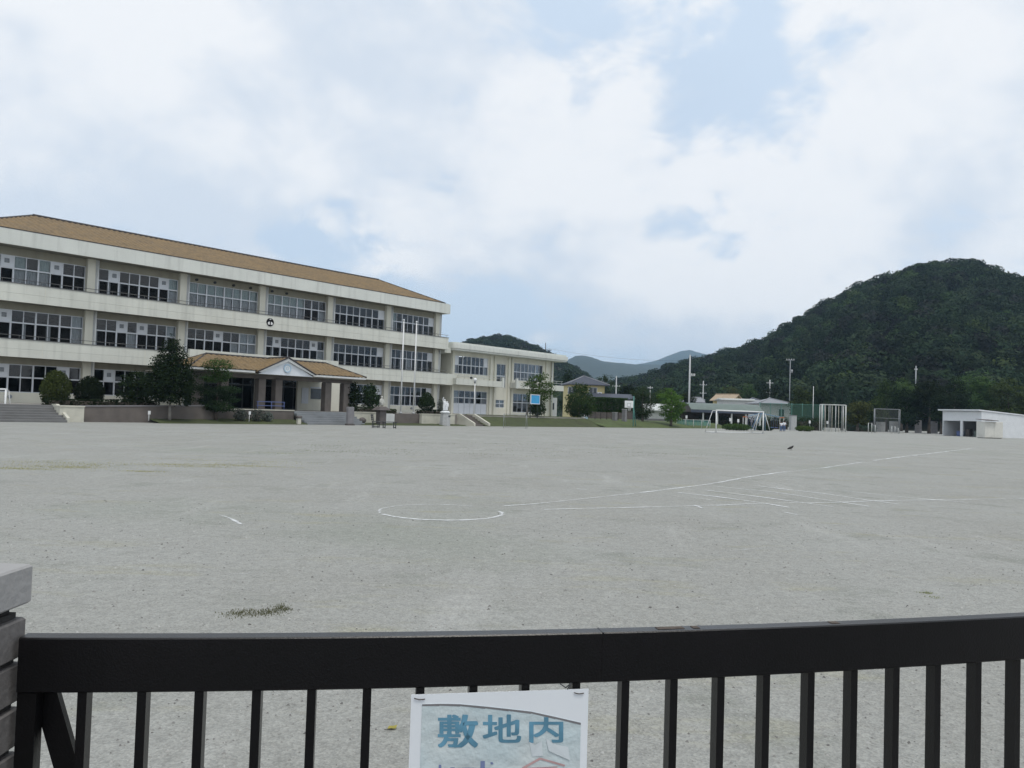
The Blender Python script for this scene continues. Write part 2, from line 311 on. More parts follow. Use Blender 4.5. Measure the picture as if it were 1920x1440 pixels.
# ---------------------------------------------------------------- object helpers
def tag(o, label=None, cat=None, group=None, kind=None):
    if label: o['label'] = label
    if cat: o['category'] = cat
    if group: o['group'] = group
    if kind: o['kind'] = kind
    return o
def empty(name, loc, rz=0.0, label=None, cat=None, group=None):
    o = bpy.data.objects.new(name, None); COL.objects.link(o); o.location = loc; o.rotation_euler = (0, 0, rz); o.empty_display_size = .2
    return tag(o, label, cat, group)
class MB:
    def __init__(s): s.v = []; s.f = []; s.sm = []
    def add(s, vs, fs, smooth=False):
        b = len(s.v); s.v += [tuple(p) for p in vs]; s.f += [tuple(i+b for i in f) for f in fs]; s.sm += [smooth]*len(fs); return s
    def box(s, x0, x1, y0, y1, z0, z1):
        vs = [(x0,y0,z0),(x1,y0,z0),(x1,y1,z0),(x0,y1,z0),(x0,y0,z1),(x1,y0,z1),(x1,y1,z1),(x0,y1,z1)]
        return s.add(vs, [(0,3,2,1),(4,5,6,7),(0,1,5,4),(1,2,6,5),(2,3,7,6),(3,0,4,7)])
    def cham(s, x0, x1, y0, y1, z0, z1, c):
        """box with chamfered edges"""
        vs = []; 
        for z, e in ((z0, c), (z0+c, 0), (z1-c, 0), (z1, c)):
            a0, a1, b0, b1 = x0+e, x1-e, y0+e, y1-e
            k = c if e == 0 else c
            vs += [(a0+k,b0,z),(a1-k,b0,z),(a1,b0+k,z),(a1,b1-k,z),(a1-k,b1,z),(a0+k,b1,z),(a0,b1-k,z),(a0,b0+k,z)]
        fs = [tuple(range(7, -1, -1)), tuple(range(24, 32))]
        for r in range(3):
            for i in range(8): fs.append((r*8+i, r*8+(i+1)%8, r*8+8+(i+1)%8, r*8+8+i))
        return s.add(vs, fs)
    def tube(s, p0, p1, r0, r1=None, n=8, caps=True, smooth=True):
        p0 = Vector(p0); p1 = Vector(p1); r1 = r0 if r1 is None else r1
        d = (p1-p0).normalized(); a = d.orthogonal().normalized(); b = d.cross(a)
        vs = [p0+(a*math.cos(t)+b*math.sin(t))*r0 for t in [2*math.pi*i/n for i in range(n)]] + [p1+(a*math.cos(t)+b*math.sin(t))*r1 for t in [2*math.pi*i/n for i in range(n)]]
        s.add(vs, [(i, (i+1)%n, n+(i+1)%n, n+i) for i in range(n)], smooth)
        if caps: b0 = len(s.v)-2*n; s.f += [tuple(b0+i for i in range(n-1, -1, -1)), tuple(b0+n+i for i in range(n))]; s.sm += [False, False]
        return s
    def path(s, pts, r, n=6):
        for i in range(len(pts)-1):
            ra = r[i] if isinstance(r, (list, tuple)) else r; rb = r[i+1] if isinstance(r, (list, tuple)) else r
            s.tube(pts[i], pts[i+1], ra, rb, n)
        return s
    def lathe(s, prof, c=(0,0,0), n=16, smooth=True, sx=1, sy=1):
        vs = []; 
        for r, z in prof:
            for i in range(n):
                t = 2*math.pi*(i+.5)/n; vs.append((c[0]+r*math.cos(t)*sx, c[1]+r*math.sin(t)*sy, c[2]+z))
        m = len(prof); fs = [(j*n+i, j*n+(i+1)%n, (j+1)*n+(i+1)%n, (j+1)*n+i) for j in range(m-1) for i in range(n)]
        s.add(vs, fs, smooth); b = len(s.v)-m*n
        s.f += [tuple(b+i for i in range(n-1, -1, -1)), tuple(b+(m-1)*n+i for i in range(n))]; s.sm += [False, False]
        return s
    def sphere(s, c, r, n=12, m=8, sz=1.0):
        prof = [(max(1e-4, r*math.sin(math.pi*j/m)), -r*sz*math.cos(math.pi*j/m)) for j in range(m+1)]
        return s.lathe(prof, c, n)
    def prism(s, poly, axis, a0, a1):
        """extrude a 2D polygon along an axis: 'x': poly=(y,z), 'y': poly=(x,z), 'z': poly=(x,y)"""
        n = len(poly); P = {'x': lambda p, a: (a, p[0], p[1]), 'y': lambda p, a: (p[0], a, p[1]), 'z': lambda p, a: (p[0], p[1], a)}[axis]
        vs = [P(p, a0) for p in poly] + [P(p, a1) for p in poly]
        return s.add(vs, [tuple(range(n)), tuple(range(2*n-1, n-1, -1))] + [(i, n+i, n+(i+1)%n, (i+1)%n) for i in range(n)])
    def mesh(s, name):
        me = bpy.data.meshes.new(name); me.from_pydata(s.v, [], s.f); me.polygons.foreach_set('use_smooth', s.sm); me.update(); return me
    def build(s, name, mat, parent=None, loc=None, rz=None, kind=None):
        me = s.mesh(name); me.materials.append(MATS[mat]); 
        import bmesh
        bm = bmesh.new(); bm.from_mesh(me); bmesh.ops.recalc_face_normals(bm, faces=bm.faces); bm.to_mesh(me); bm.free()
        o = bpy.data.objects.new(name, me); COL.objects.link(o)
        if parent: o.parent = parent
        if loc is not None: o.location = loc
        if rz is not None: o.rotation_euler = (0, 0, rz)
        if kind: o['kind'] = kind
        return o
def np_obj(name, verts, faces, mat, parent=None, loc=None, kind=None):
    me = bpy.data.meshes.new(name); verts = np.asarray(verts, np.float32); faces = np.asarray(faces, np.int32); k = faces.shape[1]
    me.vertices.add(len(verts)); me.vertices.foreach_set('co', verts.ravel())
    me.loops.add(faces.size); me.loops.foreach_set('vertex_index', faces.ravel())
    me.polygons.add(len(faces)); me.polygons.foreach_set('loop_start', np.arange(0, faces.size, k, dtype=np.int32))
    me.update(calc_edges=True); me.materials.append(MATS[mat])
    o = bpy.data.objects.new(name, me)
    COL.objects.link(o)
    if parent: o.parent = parent
    if loc is not None: o.location = loc
    if kind: o['kind'] = kind
    return o
def leaf_cloud(lobes, n, size, shell=.55, up=.35, clump=0, crad=.25, fold=.25):
    """leaf faces spread through ellipsoid or box lobes: (cx,cy,cz,rx,ry,rz[,'b'])"""
    vol = np.array([max(1e-6, (l[3]*l[4]*l[5])**(2/3)) for l in lobes]); cnt = rng.multinomial(n, vol/vol.sum())
    C = []; NRM = []
    for l, k in zip(lobes, cnt):
        if k == 0: continue
        c = np.array(l[:3]); r = np.array(l[3:6])
        m = k if not clump else max(6, k//clump)
        if len(l) > 6:
            p = rng.uniform(-1, 1, (m, 3)); ax = rng.integers(0, 3, m); sg = np.where(rng.random(m) < .5, -1., 1.)
            on = rng.random(m) < .8; p[np.arange(m)[on], ax[on]] = (sg*rng.uniform(.85, 1.0, m))[on]; d = p/np.linalg.norm(p, axis=1, keepdims=True)
        else:
            d = rng.normal(size=(m, 3)); d /= np.linalg.norm(d, axis=1, keepdims=True); p = d*rng.uniform(shell, 1.0, (m, 1))
        if clump:
            idx = rng.integers(0, m, k); q = p[idx]*r + rng.normal(size=(k, 3))*crad*np.array([1, 1, .6]); d = d[idx]
        else: q = p*r
        C.append(c+q); NRM.append(d)
    C = np.concatenate(C); D = np.concatenate(NRM); k = len(C)
    nrm = D + rng.normal(size=(k, 3))*.7 + np.array([0, 0, up]); nrm /= np.linalg.norm(nrm, axis=1, keepdims=True)
    t = np.cross(nrm, rng.normal(size=(k, 3))); t /= np.linalg.norm(t, axis=1, keepdims=True)+1e-9; b = np.cross(nrm, t)
    s = size*rng.uniform(.6, 1.35, (k, 1)); 
    V = np.stack([C-t*s*.5, C-b*s*.36+nrm*s*fold*.3, C+t*s*.5, C+b*s*.36+nrm*s*fold*.3], 1).reshape(-1, 3)
    return V, np.arange(4*k).reshape(-1, 4)
def foliage(name, lobes, n, size, mat, parent=None, loc=None, kind=None, **kw):
    V, Fc = leaf_cloud(lobes, n, size, **kw); return np_obj(name, V, Fc, mat, parent, loc, kind)
def branchy(mb, base, top, r, lobes, rb):
    """tapered trunk with limbs that reach into the crown lobes"""
    base = Vector(base); top = Vector(top); n = 5; pts = []
    for i in range(n+1):
        t = i/n; pts.append(base.lerp(top, t) + Vector((random.uniform(-1, 1), random.uniform(-1, 1), 0))*r*.5*(0 if i in (0,) else 1))
    mb.path([tuple(p) for p in pts], [r*(1.25 if i == 0 else 1-.7*i/n) for i in range(n+1)], 8)
    for l in lobes:
        c = Vector(l[:3]); t = min(.95, max(.25, (c.z-base.z-.35*abs(c.x)-.35*abs(c.y))/(max(.1, top.z-base.z)))); s = base.lerp(top, t)
        mid = s.lerp(c, .5)+Vector((0, 0, -.05)); mb.path([tuple(s), tuple(mid), tuple(c)], [rb, rb*.7, rb*.35], 5)
    return mb
def tree(name, label, loc, lobes, trunk_top, tr, n, size, mat, bark='bark', group=None, cat='tree', trunk_base=(0, 0, -.05), **kw):
    r = empty(name, loc, 0, label, cat, group)
    mb = MB(); branchy(mb, trunk_base, trunk_top, tr, lobes, tr*.4); mb.build('trunk', bark, r)
    foliage('crown', lobes, n, size, mat, r, **kw); return r
def children_of(o): return [c for c in bpy.data.objects if c.parent == o]
def copy_tree(o, parent=None):
    c = o.copy(); COL.objects.link(c); c.parent = parent
    for ch in children_of(o): copy_tree(ch, c)
    return c

# ================================================================ THE SETTING
FE = 9.5                                     # playing field edge, metres in front of the school's balconies
TER = 0.93                                   # terrace height
mb = MB(); mb.add([(-6000, -60, 0), (6000, -60, 0), (6000, 9000, 0), (-6000, 9000, 0)], [(0, 1, 2, 3)])
GROUND = mb.build('ground', 'gravel_ground', kind='structure')

surf('added_ground_dark', (.12, .12, .12), .9, .2, 2, bump=.3, bscale=60, fine=.2)
mb = MB(); mb.add([(-400, -58, .005), (400, -58, .005), (400, .95, .005), (-400, .95, .005)], [(0, 1, 2, 3)]); mb.build('unseen_dark_ground', 'added_ground_dark', kind='structure')  # unseen ground added behind the camera to darken the gate's reflections
# --- terrace in front of and under the school: a raised sheet with a planted slope down to the field
def strip(name, mat, prof, s0, s1, ns, jit=.05, kind='structure', seed=1):
    """a band along the school: prof = [(off,z),...]"""
    rg = np.random.default_rng(seed); mb = MB(); vs = []
    for i in range(ns+1):
        s = s0+(s1-s0)*i/ns
        for k, (o, z) in enumerate(prof):
            jj = jit if 0 < k < len(prof)-1 else 0
            vs.append(tuple(W(s, o+rg.normal()*jj*2*(k == 0 or jj > 0), max(-.05, z+rg.normal()*jj*.6))))
    m = len(prof); mb.add(vs, [(i*m+k, i*m+k+1, (i+1)*m+k+1, (i+1)*m+k) for i in range(ns) for k in range(m-1)], True)
    return mb.build(name, mat, kind=kind)
mb = MB(); c = [W(-48, 7.2, 0), W(13.9, 7.2, 0), W(13.9, -18, 0), W(-48, -18, 0)]
mb.add([tuple(p+Vector((0, 0, -.2))) for p in c]+[tuple(p+Vector((0, 0, TER))) for p in c], [(4,5,6,7),(0,1,5,4),(1,2,6,5),(2,3,7,6),(3,0,4,7)])
mb.build('terrace', 'terrace', kind='structure')
strip('grass_bank', 'grass_bank', [(FE, -.02), (9.0, .12), (8.2, .42), (7.3, .80), (6.6, .985), (4.5, .99)], -4.2, 14, 40, .03)
strip('grass_verge', 'grass_bright', [(FE+.4, -.02), (9.6, .10), (8.6, .34), (7.4, .60), (6.0, .72), (-8, .75)], 13.8, 44, 36, .03, seed=3)
strip('planted_slope', 'grass_bank', [(FE, -.02), (9.2, .06), (8.7, .14), (8.2, .22), (7.25, .34)], -33.6, -22.9, 30, .02, seed=4)
strip('planted_edge', 'grass_bank', [(FE, -.02), (9.1, .08), (8.5, .12), (7.25, .16)], -18.0, -6.7, 36, .02, seed=5)

# --- chalk marks on the field (parts of the ground)
def chalk(pts, w, wear=.0, taper=True):
    P = [Vector((p[0], p[1], .006)) for p in pts]; vs = []; dense = []
    for i in range(len(P)-1):
        k = max(2, int((P[i+1]-P[i]).length/.35))
        dense += [P[i].lerp(P[i+1], t/k) for t in range(k)]
    dense.append(P[-1]); n = len(dense)
    for i, p in enumerate(dense):
        d = (dense[min(n-1, i+1)]-dense[max(0, i-1)]).normalized(); q = Vector((-d.y, d.x, 0)); ww = w*random.uniform(.75, 1.2)*.5; j = q*random.uniform(-.012, .012)
        vs += [tuple(p+q*ww*1.25+j), tuple(p+j+Vector((0, 0, .001))), tuple(p-q*ww*1.25+j)]
    mb = MB(); mb.add(vs, [f4 for i in range(n-1) for f4 in ((3*i, 3*i+1, 3*i+4, 3*i+3), (3*i+1, 3*i+2, 3*i+5, 3*i+4))])
    o = mb.build('chalk_line', 'chalk', GROUND)
    a = o.data.attributes.new('wear', 'FLOAT', 'POINT'); a.data.foreach_set('value', [wear+(0 if i % 3 == 1 else .42)+random.uniform(-.05, .05) for i in range(len(o.data.vertices))]); return o
def chalk_px(pts, w, wear=.0): return chalk([ground(*p).xy for p in pts], w, wear)
cc = (-.91, 10.93); rr = .83
def arc(a0, a1, k=30): return [(cc[0]+rr*math.cos(R(a0+(a1-a0)*i/k)), cc[1]+rr*.99*math.sin(R(a0+(a1-a0)*i/k))) for i in range(k+1)]
chalk(arc(-150, 18), .065, .06); chalk(arc(60, 205), .055, .20); chalk(arc(18, 60), .045, .38)
chalk_px([(945,949),(1010,944.5),(1110,934),(1200,924.5)], .06, .18)
chalk_px([(1200,924.5),(1330,908),(1400,895),(1460,886.5)], .085, .08)
chalk_px([(1460,886.5),(1540,878),(1620,866.5)], .10, .16); chalk_px([(1635,864),(1680,858),(1740,851),(1830,840)], .14, .12)
chalk_px([(1020,956),(1120,953.5),(1240,950.5),(1340,948)], .06, .08); chalk_px([(1340,948),(1440,944),(1560,943),(1640,939.5),(1740,938)], .06, .08); chalk_px([(1740,938),(1920,935.5),(2100,932)], .06, .14)
for a in ([(1271,924),(1337,931),(1420,942),(1480,952)], [(1320,919),(1417,931),(1500,942),(1562,951)], [(1337,912),(1452,923),(1550,938),(1630,950)], [(1417,911),(1466,917),(1546,926),(1620,937),(1686,946)], [(1540,917),(1616,924),(1700,933),(1808,942)]):
    chalk_px(a, .062, random.uniform(.02, .12))
for a, w, q in (([(1470,961),(1497,966)], .06, .1), ([(410,966),(432,973),(452,984)], .06, .16), ([(60,932),(110,934),(180,934)], .05, .36), ([(60,972),(215,973)], .045, .36), ([(1082,917),(1100,919)], .07, .15), ([(1300,934),(1336,938)], .05, .2), ([(1302,948),(1316,953)], .05, .05), ([(1340,1036),(1440,1027)], .04, .4), ([(1230,906),(1340,899)], .05, .38), ([(1410,905),(1480,900)], .05, .4), ([(430,1078),(470,1076)], .03, .35)):
    chalk_px(a, w, q)

# --- loose pebbles near the gate, joined (nobody could count them)
def pebbles():
    n = 7000; y = 2.6+ (rng.random(n)**1.6)*8.5; x = rng.uniform(-1, 1, n)*(y*.72); s = rng.lognormal(math.log(.0050), .45, n)*(1+.10*(y-2.6))
    s = np.clip(s, .002, .016); base = np.array([(1,0,0),(-.5,.87,0),(-.5,-.87,0),(.3,.2,.75),(-.25,-.1,.7)])
    a = rng.uniform(0, 6.28, n); ca, sa = np.cos(a), np.sin(a); V = np.empty((n, 5, 3))
    for k, p in enumerate(base):
        jx = p[0]*rng.uniform(.7, 1.3, n); jy = p[1]*rng.uniform(.6, 1.1, n)
        V[:, k, 0] = x+s*(jx*ca-jy*sa); V[:, k, 1] = y+s*(jx*sa+jy*ca); V[:, k, 2] = p[2]*s*rng.uniform(.7, 1.1, n)-.0005
    T = np.array([(0,1,3),(1,4,3),(1,2,4),(2,0,4),(0,3,4)]); Fc = (np.arange(n)[:, None, None]*5+T[None]).reshape(-1, 3)
    m, nt, N, L, out = nodes_mat('pebble'); d = N('ShaderNodeBsdfDiffuse'); g = N('ShaderNodeNewGeometry'); r = N('ShaderNodeValToRGB'); L(g.outputs['Random Per Island'], r.inputs[0])
    r.color_ramp.elements[0].color = (.13, .128, .125, 1); r.color_ramp.elements[1].color = (.44, .44, .425, 1); e = r.color_ramp.elements.new(.6); e.color = (.31, .305, .29, 1)
    L(r.outputs[0], d.inputs[0]); L(d.outputs[0], out.inputs[0])
    o = np_obj('gravel', V.reshape(-1, 3), Fc, 'pebble', kind='stuff'); tag(o, 'loose grey gravel scattered over the school field', 'gravel')
pebbles()
def grass_patch(name, label, spots, n, h, mat, width=.004):
    """blades: spots = (x,y,rx,ry,weight,rot)"""
    w = np.array([s[4] for s in spots], float); cnt = rng.multinomial(n, w/w.sum()); V = []
    for (x, y, rx, ry, _, rot), k in zip(spots, cnt):
        p = rng.normal(size=(k, 2))*.5; px = x+p[:, 0]*rx*math.cos(rot)-p[:, 1]*ry*math.sin(rot); py = y+p[:, 0]*rx*math.sin(rot)+p[:, 1]*ry*math.cos(rot)
        a = rng.uniform(0, 6.28, k); hh = h*rng.uniform(.4, 1.2, k); lean = rng.uniform(.3, 1.1, k)*hh; dx, dy = np.cos(a), np.sin(a); ww = width*rng.uniform(.6, 1.4, k)
        b0 = np.stack([px-dy*ww, py+dx*ww, np.zeros(k)], 1); b1 = np.stack([px+dy*ww, py-dx*ww, np.zeros(k)], 1); tp = np.stack([px+dx*lean, py+dy*lean, hh], 1)
        V.append(np.stack([b0, b1, tp], 1).reshape(-1, 3))
    V = np.concatenate(V); o = np_obj(name, V, np.arange(len(V)).reshape(-1, 3), mat, kind='stuff'); tag(o, label, 'grass'); return o
gp = lambda px, py: ground(px, py).xy
def spot(px, py, rx, ry, w=1, rot=0): q = gp(px, py); return (q.x, q.y, rx, ry, w, rot)
grass_patch('grass_tuft', 'thin dark green grass tuft on gravel just beyond the gate', [spot(447,1150,.10,.13,2), spot(480,1150,.14,.10,1.5), spot(505,1148,.12,.09,2), spot(530,1141,.07,.12,2,.5)], 900, .015, 'grass_field', .0024)
grass_patch('grass_tuft', 'small faint weed on gravel near the rusted end of the gate rail', [spot(1735,1112,.08,.03,2), spot(1752,1120,.06,.05,1)], 160, .014, 'grass_field', .0022)
sp = [spot(random.uniform(-60, 560), 872+random.gauss(0, 9)+.0*1, random.uniform(.5, 1.8), random.uniform(.2, .6), random.uniform(.3, 1)) for _ in range(36)]
sp += [spot(40,879,.7,.25,3), spot(140,876,.5,.25,2.5), spot(270,884,.5,.2,2), spot(320,871,.6,.2,1.5), spot(470,874,1.2,.25,1.5)]
grass_patch('field_grass', 'sparse yellowish grass creeping over the field before the left steps', sp, 6500, .016, 'grass_dry', .005)
sp = [spot(random.uniform(540, 1500), random.uniform(826, 856), random.uniform(.8, 2.6), random.uniform(.3, .9), random.uniform(.3, 1)) for _ in range(46)]
grass_patch('field_moss', 'faint dark weeds dotted across the middle of the field', sp, 2600, .020, 'grass_blade', .007)

# ================================================================ HILLS
def hor(px): return 771.07+(px-960)*math.tan(ROLL)
def interp(tab, x): return float(np.interp(x, [t[0] for t in tab], [t[1] for t in tab]))
RIDGE = [(1000,748),(1080,725),(1120,708),(1140,703),(1155,693),(1170,688),(1199,688),(1217,685),(1231,677),(1249,670),(1264,666),(1295,661),(1330,656),(1390,641),(1430,628),(1460,613),(1500,591),(1540,568),(1590,541),(1640,521),(1700,498),(1750,488),(1800,487),(1830,491),(1850,501),(1880,513),(1920,517),(2050,535),(2300,600),(2700,700)]
YR = [(1000,620),(1150,560),(1300,480),(1500,420),(1750,380),(2700,360)]; YF = [(1000,330),(1150,260),(1300,215),(1500,178),(1700,160),(2700,150)]
def hill_z(px, t):
    yr = interp(YR, px); yf = interp(YF, px); zr = max(1.0, zat(px, interp(RIDGE, px), yr)-9.0-6.5*max(0, yr-400)/140)
    if t <= 1: return zr*(math.sin(t*math.pi/2)**.95)*(yf+(yr-yf)*t)/yr     # the slope keeps rising towards the ridge
    return zr*max(0, 1-(t-1)*1.6)
def hill_pt(px, t):
    Y = interp(YF, px)+(interp(YR, px)-interp(YF, px))*t; p = at(px, hor(px), Y); p.z = hill_z(px, t) - .3*(t <= 0); return p
mb = MB(); xs = list(range(1000, 2721, 20)); ts = [i/14 for i in range(0, 24)]
vs = [tuple(hill_pt(x, t)) for x in xs for t in ts]; k = len(ts)
surf('forest_floor', (.030, .034, .020), .95, .3, .1)
mb.add(vs, [(i*k+j, (i+1)*k+j, (i+1)*k+j+1, i*k+j+1) for i in range(len(xs)-1) for j in range(k-1)], True)
mb.build('wooded_hill', 'forest_floor', kind='structure')
# low hill behind the school and the far blue range
def range_hill(name, tab, Y, depth, foot, mat, rough, seed, step=6, rows=18):
    rg = np.random.default_rng(seed); xs = np.arange(tab[0][0], tab[-1][0]+1, step); mb = MB(); vs = []
    ph = rg.uniform(0, 6.28, (8,)); 
    for x in xs:
        for j in range(rows+6):
            t = j/rows; yy = Y-depth*(1-t); zr = zat(x, interp(tab, x), Y); z = zr*(math.sin(min(t, 1)*math.pi/2)**.9)*(yy/Y) if t <= 1 else zr*(1-(t-1)*2.2)
            q = at(x, hor(x), yy); z += zr*rough*(math.sin(q.x*.013*2500/Y+ph[0]+q.y*.006)*.4+math.sin(q.x*.031*2500/Y+ph[1]-q.y*.011)*.25+rg.normal()*.22)*min(1, t*2)*(0.35 if t > .9 else 1)
            vs.append((q.x, q.y, max(z, foot)))
    m = rows+6; mb.add(vs, [(i*m+j, (i+1)*m+j, (i+1)*m+j+1, i*m+j+1) for i in range(len(xs)-1) for j in range(m-1)], True)
    return mb.build(name, mat, kind='structure')
surf('far_forest', (.024, .038, .032), .95, .3, .02, c2=(.036, .050, .036), stain=.3, fine=.35, bscale=.08)
range_hill('far_mountain', [(200,745),(500,720),(800,700),(950,690),(1040,684),(1060,676),(1075,668),(1090,666),(1105,669),(1130,677),(1160,680),(1190,683),(1230,683),(1400,700),(1700,735)], 2400, 1300, -.5, 'far_forest', .035, 21)
range_hill('distant_ridge', [(900,720),(1060,700),(1150,688),(1200,681),(1230,675),(1255,665),(1275,658),(1290,656),(1310,662),(1400,680),(1700,720)], 3700, 900, -.5, 'far_forest', .03, 22)
LOW = [(700,705),(760,690),(820,668),(870,646),(890,637),(910,634),(930,633),(950,635),(970,642),(1000,654),(1030,668),(1060,684),(1085,700),(1120,730),(1140,760)]
range_hill('low_hill', LOW, 560, 260, -.5, 'forest_floor', .02, 23, step=10)

# forest cover: crowns on points, one mass
PROTO = bpy.data.collections.new('crown_kinds')
def crown_proto(i, lobes, n, size, mat):
    V, Fc = leaf_cloud(lobes, n, size, shell=.84, up=.7)
    me = bpy.data.meshes.new('crown_kind'); me.from_pydata([tuple(v) for v in V], [], [tuple(f) for f in Fc]); me.update(); me.materials.append(MATS[mat])
    o = bpy.data.objects.new('crown_kind', me); PROTO.objects.link(o)
for i in range(6):
    lob = [(random.uniform(-1.4, 1.4), random.uniform(-1.4, 1.4), random.uniform(2.6, 6.2), random.uniform(1.3, 2.4), random.uniform(1.3, 2.4), random.uniform(1.0, 1.9)) for _ in range(7)]+[(0, 0, 3.4, 2.6, 2.6, 2.6)]
    crown_proto(i, lob, 1000, .62, 'leaf_hill' if i < 4 else ('leaf_hill_fresh' if i == 4 else 'leaf_hill_dull'))
def forest(name, label, pts, smin, smax):
    me = bpy.data.meshes.new(name); me.from_pydata([tuple(p) for p in pts], [], []); o = bpy.data.objects.new(name, me); COL.objects.link(o)
    ng = bpy.data.node_groups.new(name, 'GeometryNodeTree'); ng.interface.new_socket('Geometry', in_out='INPUT', socket_type='NodeSocketGeometry'); ng.interface.new_socket('Geometry', in_out='OUTPUT', socket_type='NodeSocketGeometry')
    N = ng.nodes.new; L = ng.links.new; gi = N('NodeGroupInput'); go = N('NodeGroupOutput'); ip = N('GeometryNodeInstanceOnPoints'); ci = N('GeometryNodeCollectionInfo')
    ci.inputs['Collection'].default_value = PROTO; ci.inputs['Separate Children'].default_value = True; ci.inputs['Reset Children'].default_value = True
    ip.inputs['Pick Instance'].default_value = True
    L(gi.outputs[0], ip.inputs['Points']); L(ci.outputs[0], ip.inputs['Instance'])
    rv = N('FunctionNodeRandomValue'); rv.data_type = 'FLOAT_VECTOR'; rv.inputs[0].default_value = (-.12, -.12, 0); rv.inputs[1].default_value = (.12, .12, 6.28); L(rv.outputs[0], ip.inputs['Rotation'])
    sv = N('FunctionNodeRandomValue'); sv.data_type = 'FLOAT'; sv.inputs[2].default_value = smin; sv.inputs[3].default_value = smax; sv.inputs['Seed'].default_value = 3; L(sv.outputs[1], ip.inputs['Scale'])
    L(ip.outputs[0], go.inputs[0]); md = o.modifiers.new('scatter', 'NODES'); md.node_group = ng
    return tag(o, label, 'forest', kind='stuff')
pts = []
for _ in range(3900):
    x = random.uniform(1010, 2350); t = random.random()**.85*1.06; pts.append(hill_pt(x, t)+Vector((0, 0, -.6)))
forest('hill_forest', 'dense dark green forest covering the steep rounded hill', pts, .7, 1.6)
pts = []
for _ in range(1700):
    x = random.uniform(800, 1110); t = random.random()**.6; zr = zat(x, interp(LOW, x), 560); q = at(x, hor(x), 560-260*(1-t)); q.z = zr*math.sin(t*math.pi/2)**.9*(q.y/560)-7.5; pts.append(q)
forest('low_hill_forest', 'dark green forest on the low hill behind the school annex', pts, .9, 1.5)

# ================================================================ SCHOOL (local x = along the front, local y = depth inwards)
school = empty('school_building', SP, SROT, 'three storey cream school with long balconies and brown tiled hip roof', 'school')
PIL = [-40.35, -33.62, -27.0, -20.25, -13.5, -6.78, -0.35]
FL = [0.93, 4.10, 7.62]                       # floor levels
WT = [3.45, 6.97, 10.49]; WM = [2.60, 6.16, 9.67]; WB = [1.62, 5.0, 8.3]   # window top, transom, sill
PB = [None, (3.86, 5.03), (7.38, 8.58)]
WY = 1.40                                     # window plane
def part(name, mat, fn, parent=school):
    mb = MB(); fn(mb); return mb.build(name, mat, parent)
# slabs and walls
for i, (z0, z1) in enumerate(((3.90, 4.10), (7.42, 7.62))):
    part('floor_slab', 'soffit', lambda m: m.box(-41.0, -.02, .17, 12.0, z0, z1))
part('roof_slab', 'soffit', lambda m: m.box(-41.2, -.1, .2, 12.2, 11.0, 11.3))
part('plinth', 'wall_cream', lambda m: m.box(-41.0, -.5, 1.25, 12.0, .5, FL[0]))
part('rear_wall', 'wall_cream', lambda m: m.box(-41.0, -.5, 11.8, 12.0, FL[0], 11.0))
part('end_wall', 'wall_cream', lambda m: m.box(-.72, -.5, 1.75, 11.8, FL[0], 11.0))
part('end_wall', 'wall_cream', lambda m: m.box(-41.0, -40.75, 1.2, 11.8, FL[0], 11.0))
# parapets: body, cap strip and shallow casting joints
for f in (1, 2):
    z0, z1 = PB[f]
    p = part('balcony_parapet', 'concrete', lambda m: (m.box(-41.0, 0, 0, .15, z0, z0+.52), m.box(-41.0, 0, .005, .15, z0+.528, z1-.05), m.box(-.15, 0, .152, 1.3, z0, z1-.05)))
    for k in range(len(PIL)-1):
        x = (PIL[k]+PIL[k+1])/2
        part('joint_strip', 'wall_cream', lambda m: m.box(x-.012, x+.012, -.004, .02, z0+.01, z1-.06), p)
    part('parapet_cap', 'rail_dark', lambda m: m.box(-41.03, .03, -.03, .18, z1-.048, z1), p)
    def rail(m):
        zz = z1+.22; m.tube((-41, .07, zz), (-.02, .07, zz), .02, n=6)
        for x in np.arange(-40.6, 0, 1.12): m.tube((x, .07, z1-.04), (x, .07, zz), .014, n=5)
    part('railing', 'rail_dark', rail, p)
# wide porch upstand in front of the two middle bays
part('porch_upstand', 'concrete', lambda m: m.box(-27.15, -13.6, -.28, -.006, 4.70, 5.27))
# fascia of the eaves
part('eaves_fascia', 'fascia', lambda m: (m.box(-41.6, -.2, -.06, .12, 10.95, 11.93), m.box(-.2, .05, -.06, 1.4, 10.95, 11.9), m.box(-.2, .55, 1.405, 12.5, 11.28, 11.78)))
# columns with downpipes
for i, s in enumerate(PIL):
    part('column', 'wall_cream', lambda m: m.box(s-.40, s+.12, 1.12, 1.78, FL[0], 11.0))
    part('downpipe', 'pipe_white', lambda m: (m.tube((s+.26, 1.05, FL[0]), (s+.26, 1.05, 10.95), .055, n=8), m.box(s+.14, s+.40, 1.22, 1.78, FL[0], 11.0)))
for f in range(3):
    top = (3.90, 7.42, 11.0)[f]
    for k in range(6):
        a, b = PIL[k]+.40, PIL[k+1]-.40
        part('lintel', 'lintel_cream_shaded', lambda m: m.box(a, b, WY+.02, WY+.2, WT[f]+.002, top))
        if not (f == 0 and k in (2, 3)): part('sill_wall', 'wall_cream', lambda m: m.box(a, b, WY+.02, WY+.2, FL[f], WB[f]-.002))
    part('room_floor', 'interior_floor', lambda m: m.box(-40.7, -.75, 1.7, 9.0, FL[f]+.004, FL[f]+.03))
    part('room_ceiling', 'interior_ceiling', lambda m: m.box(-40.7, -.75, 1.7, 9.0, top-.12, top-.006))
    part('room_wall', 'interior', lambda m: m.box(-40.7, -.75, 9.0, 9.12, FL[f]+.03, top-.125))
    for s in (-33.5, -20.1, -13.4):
        part('partition_wall', 'interior', lambda m: m.box(s-.08, s+.08, 1.8, 8.95, FL[f]+.035, top-.13))
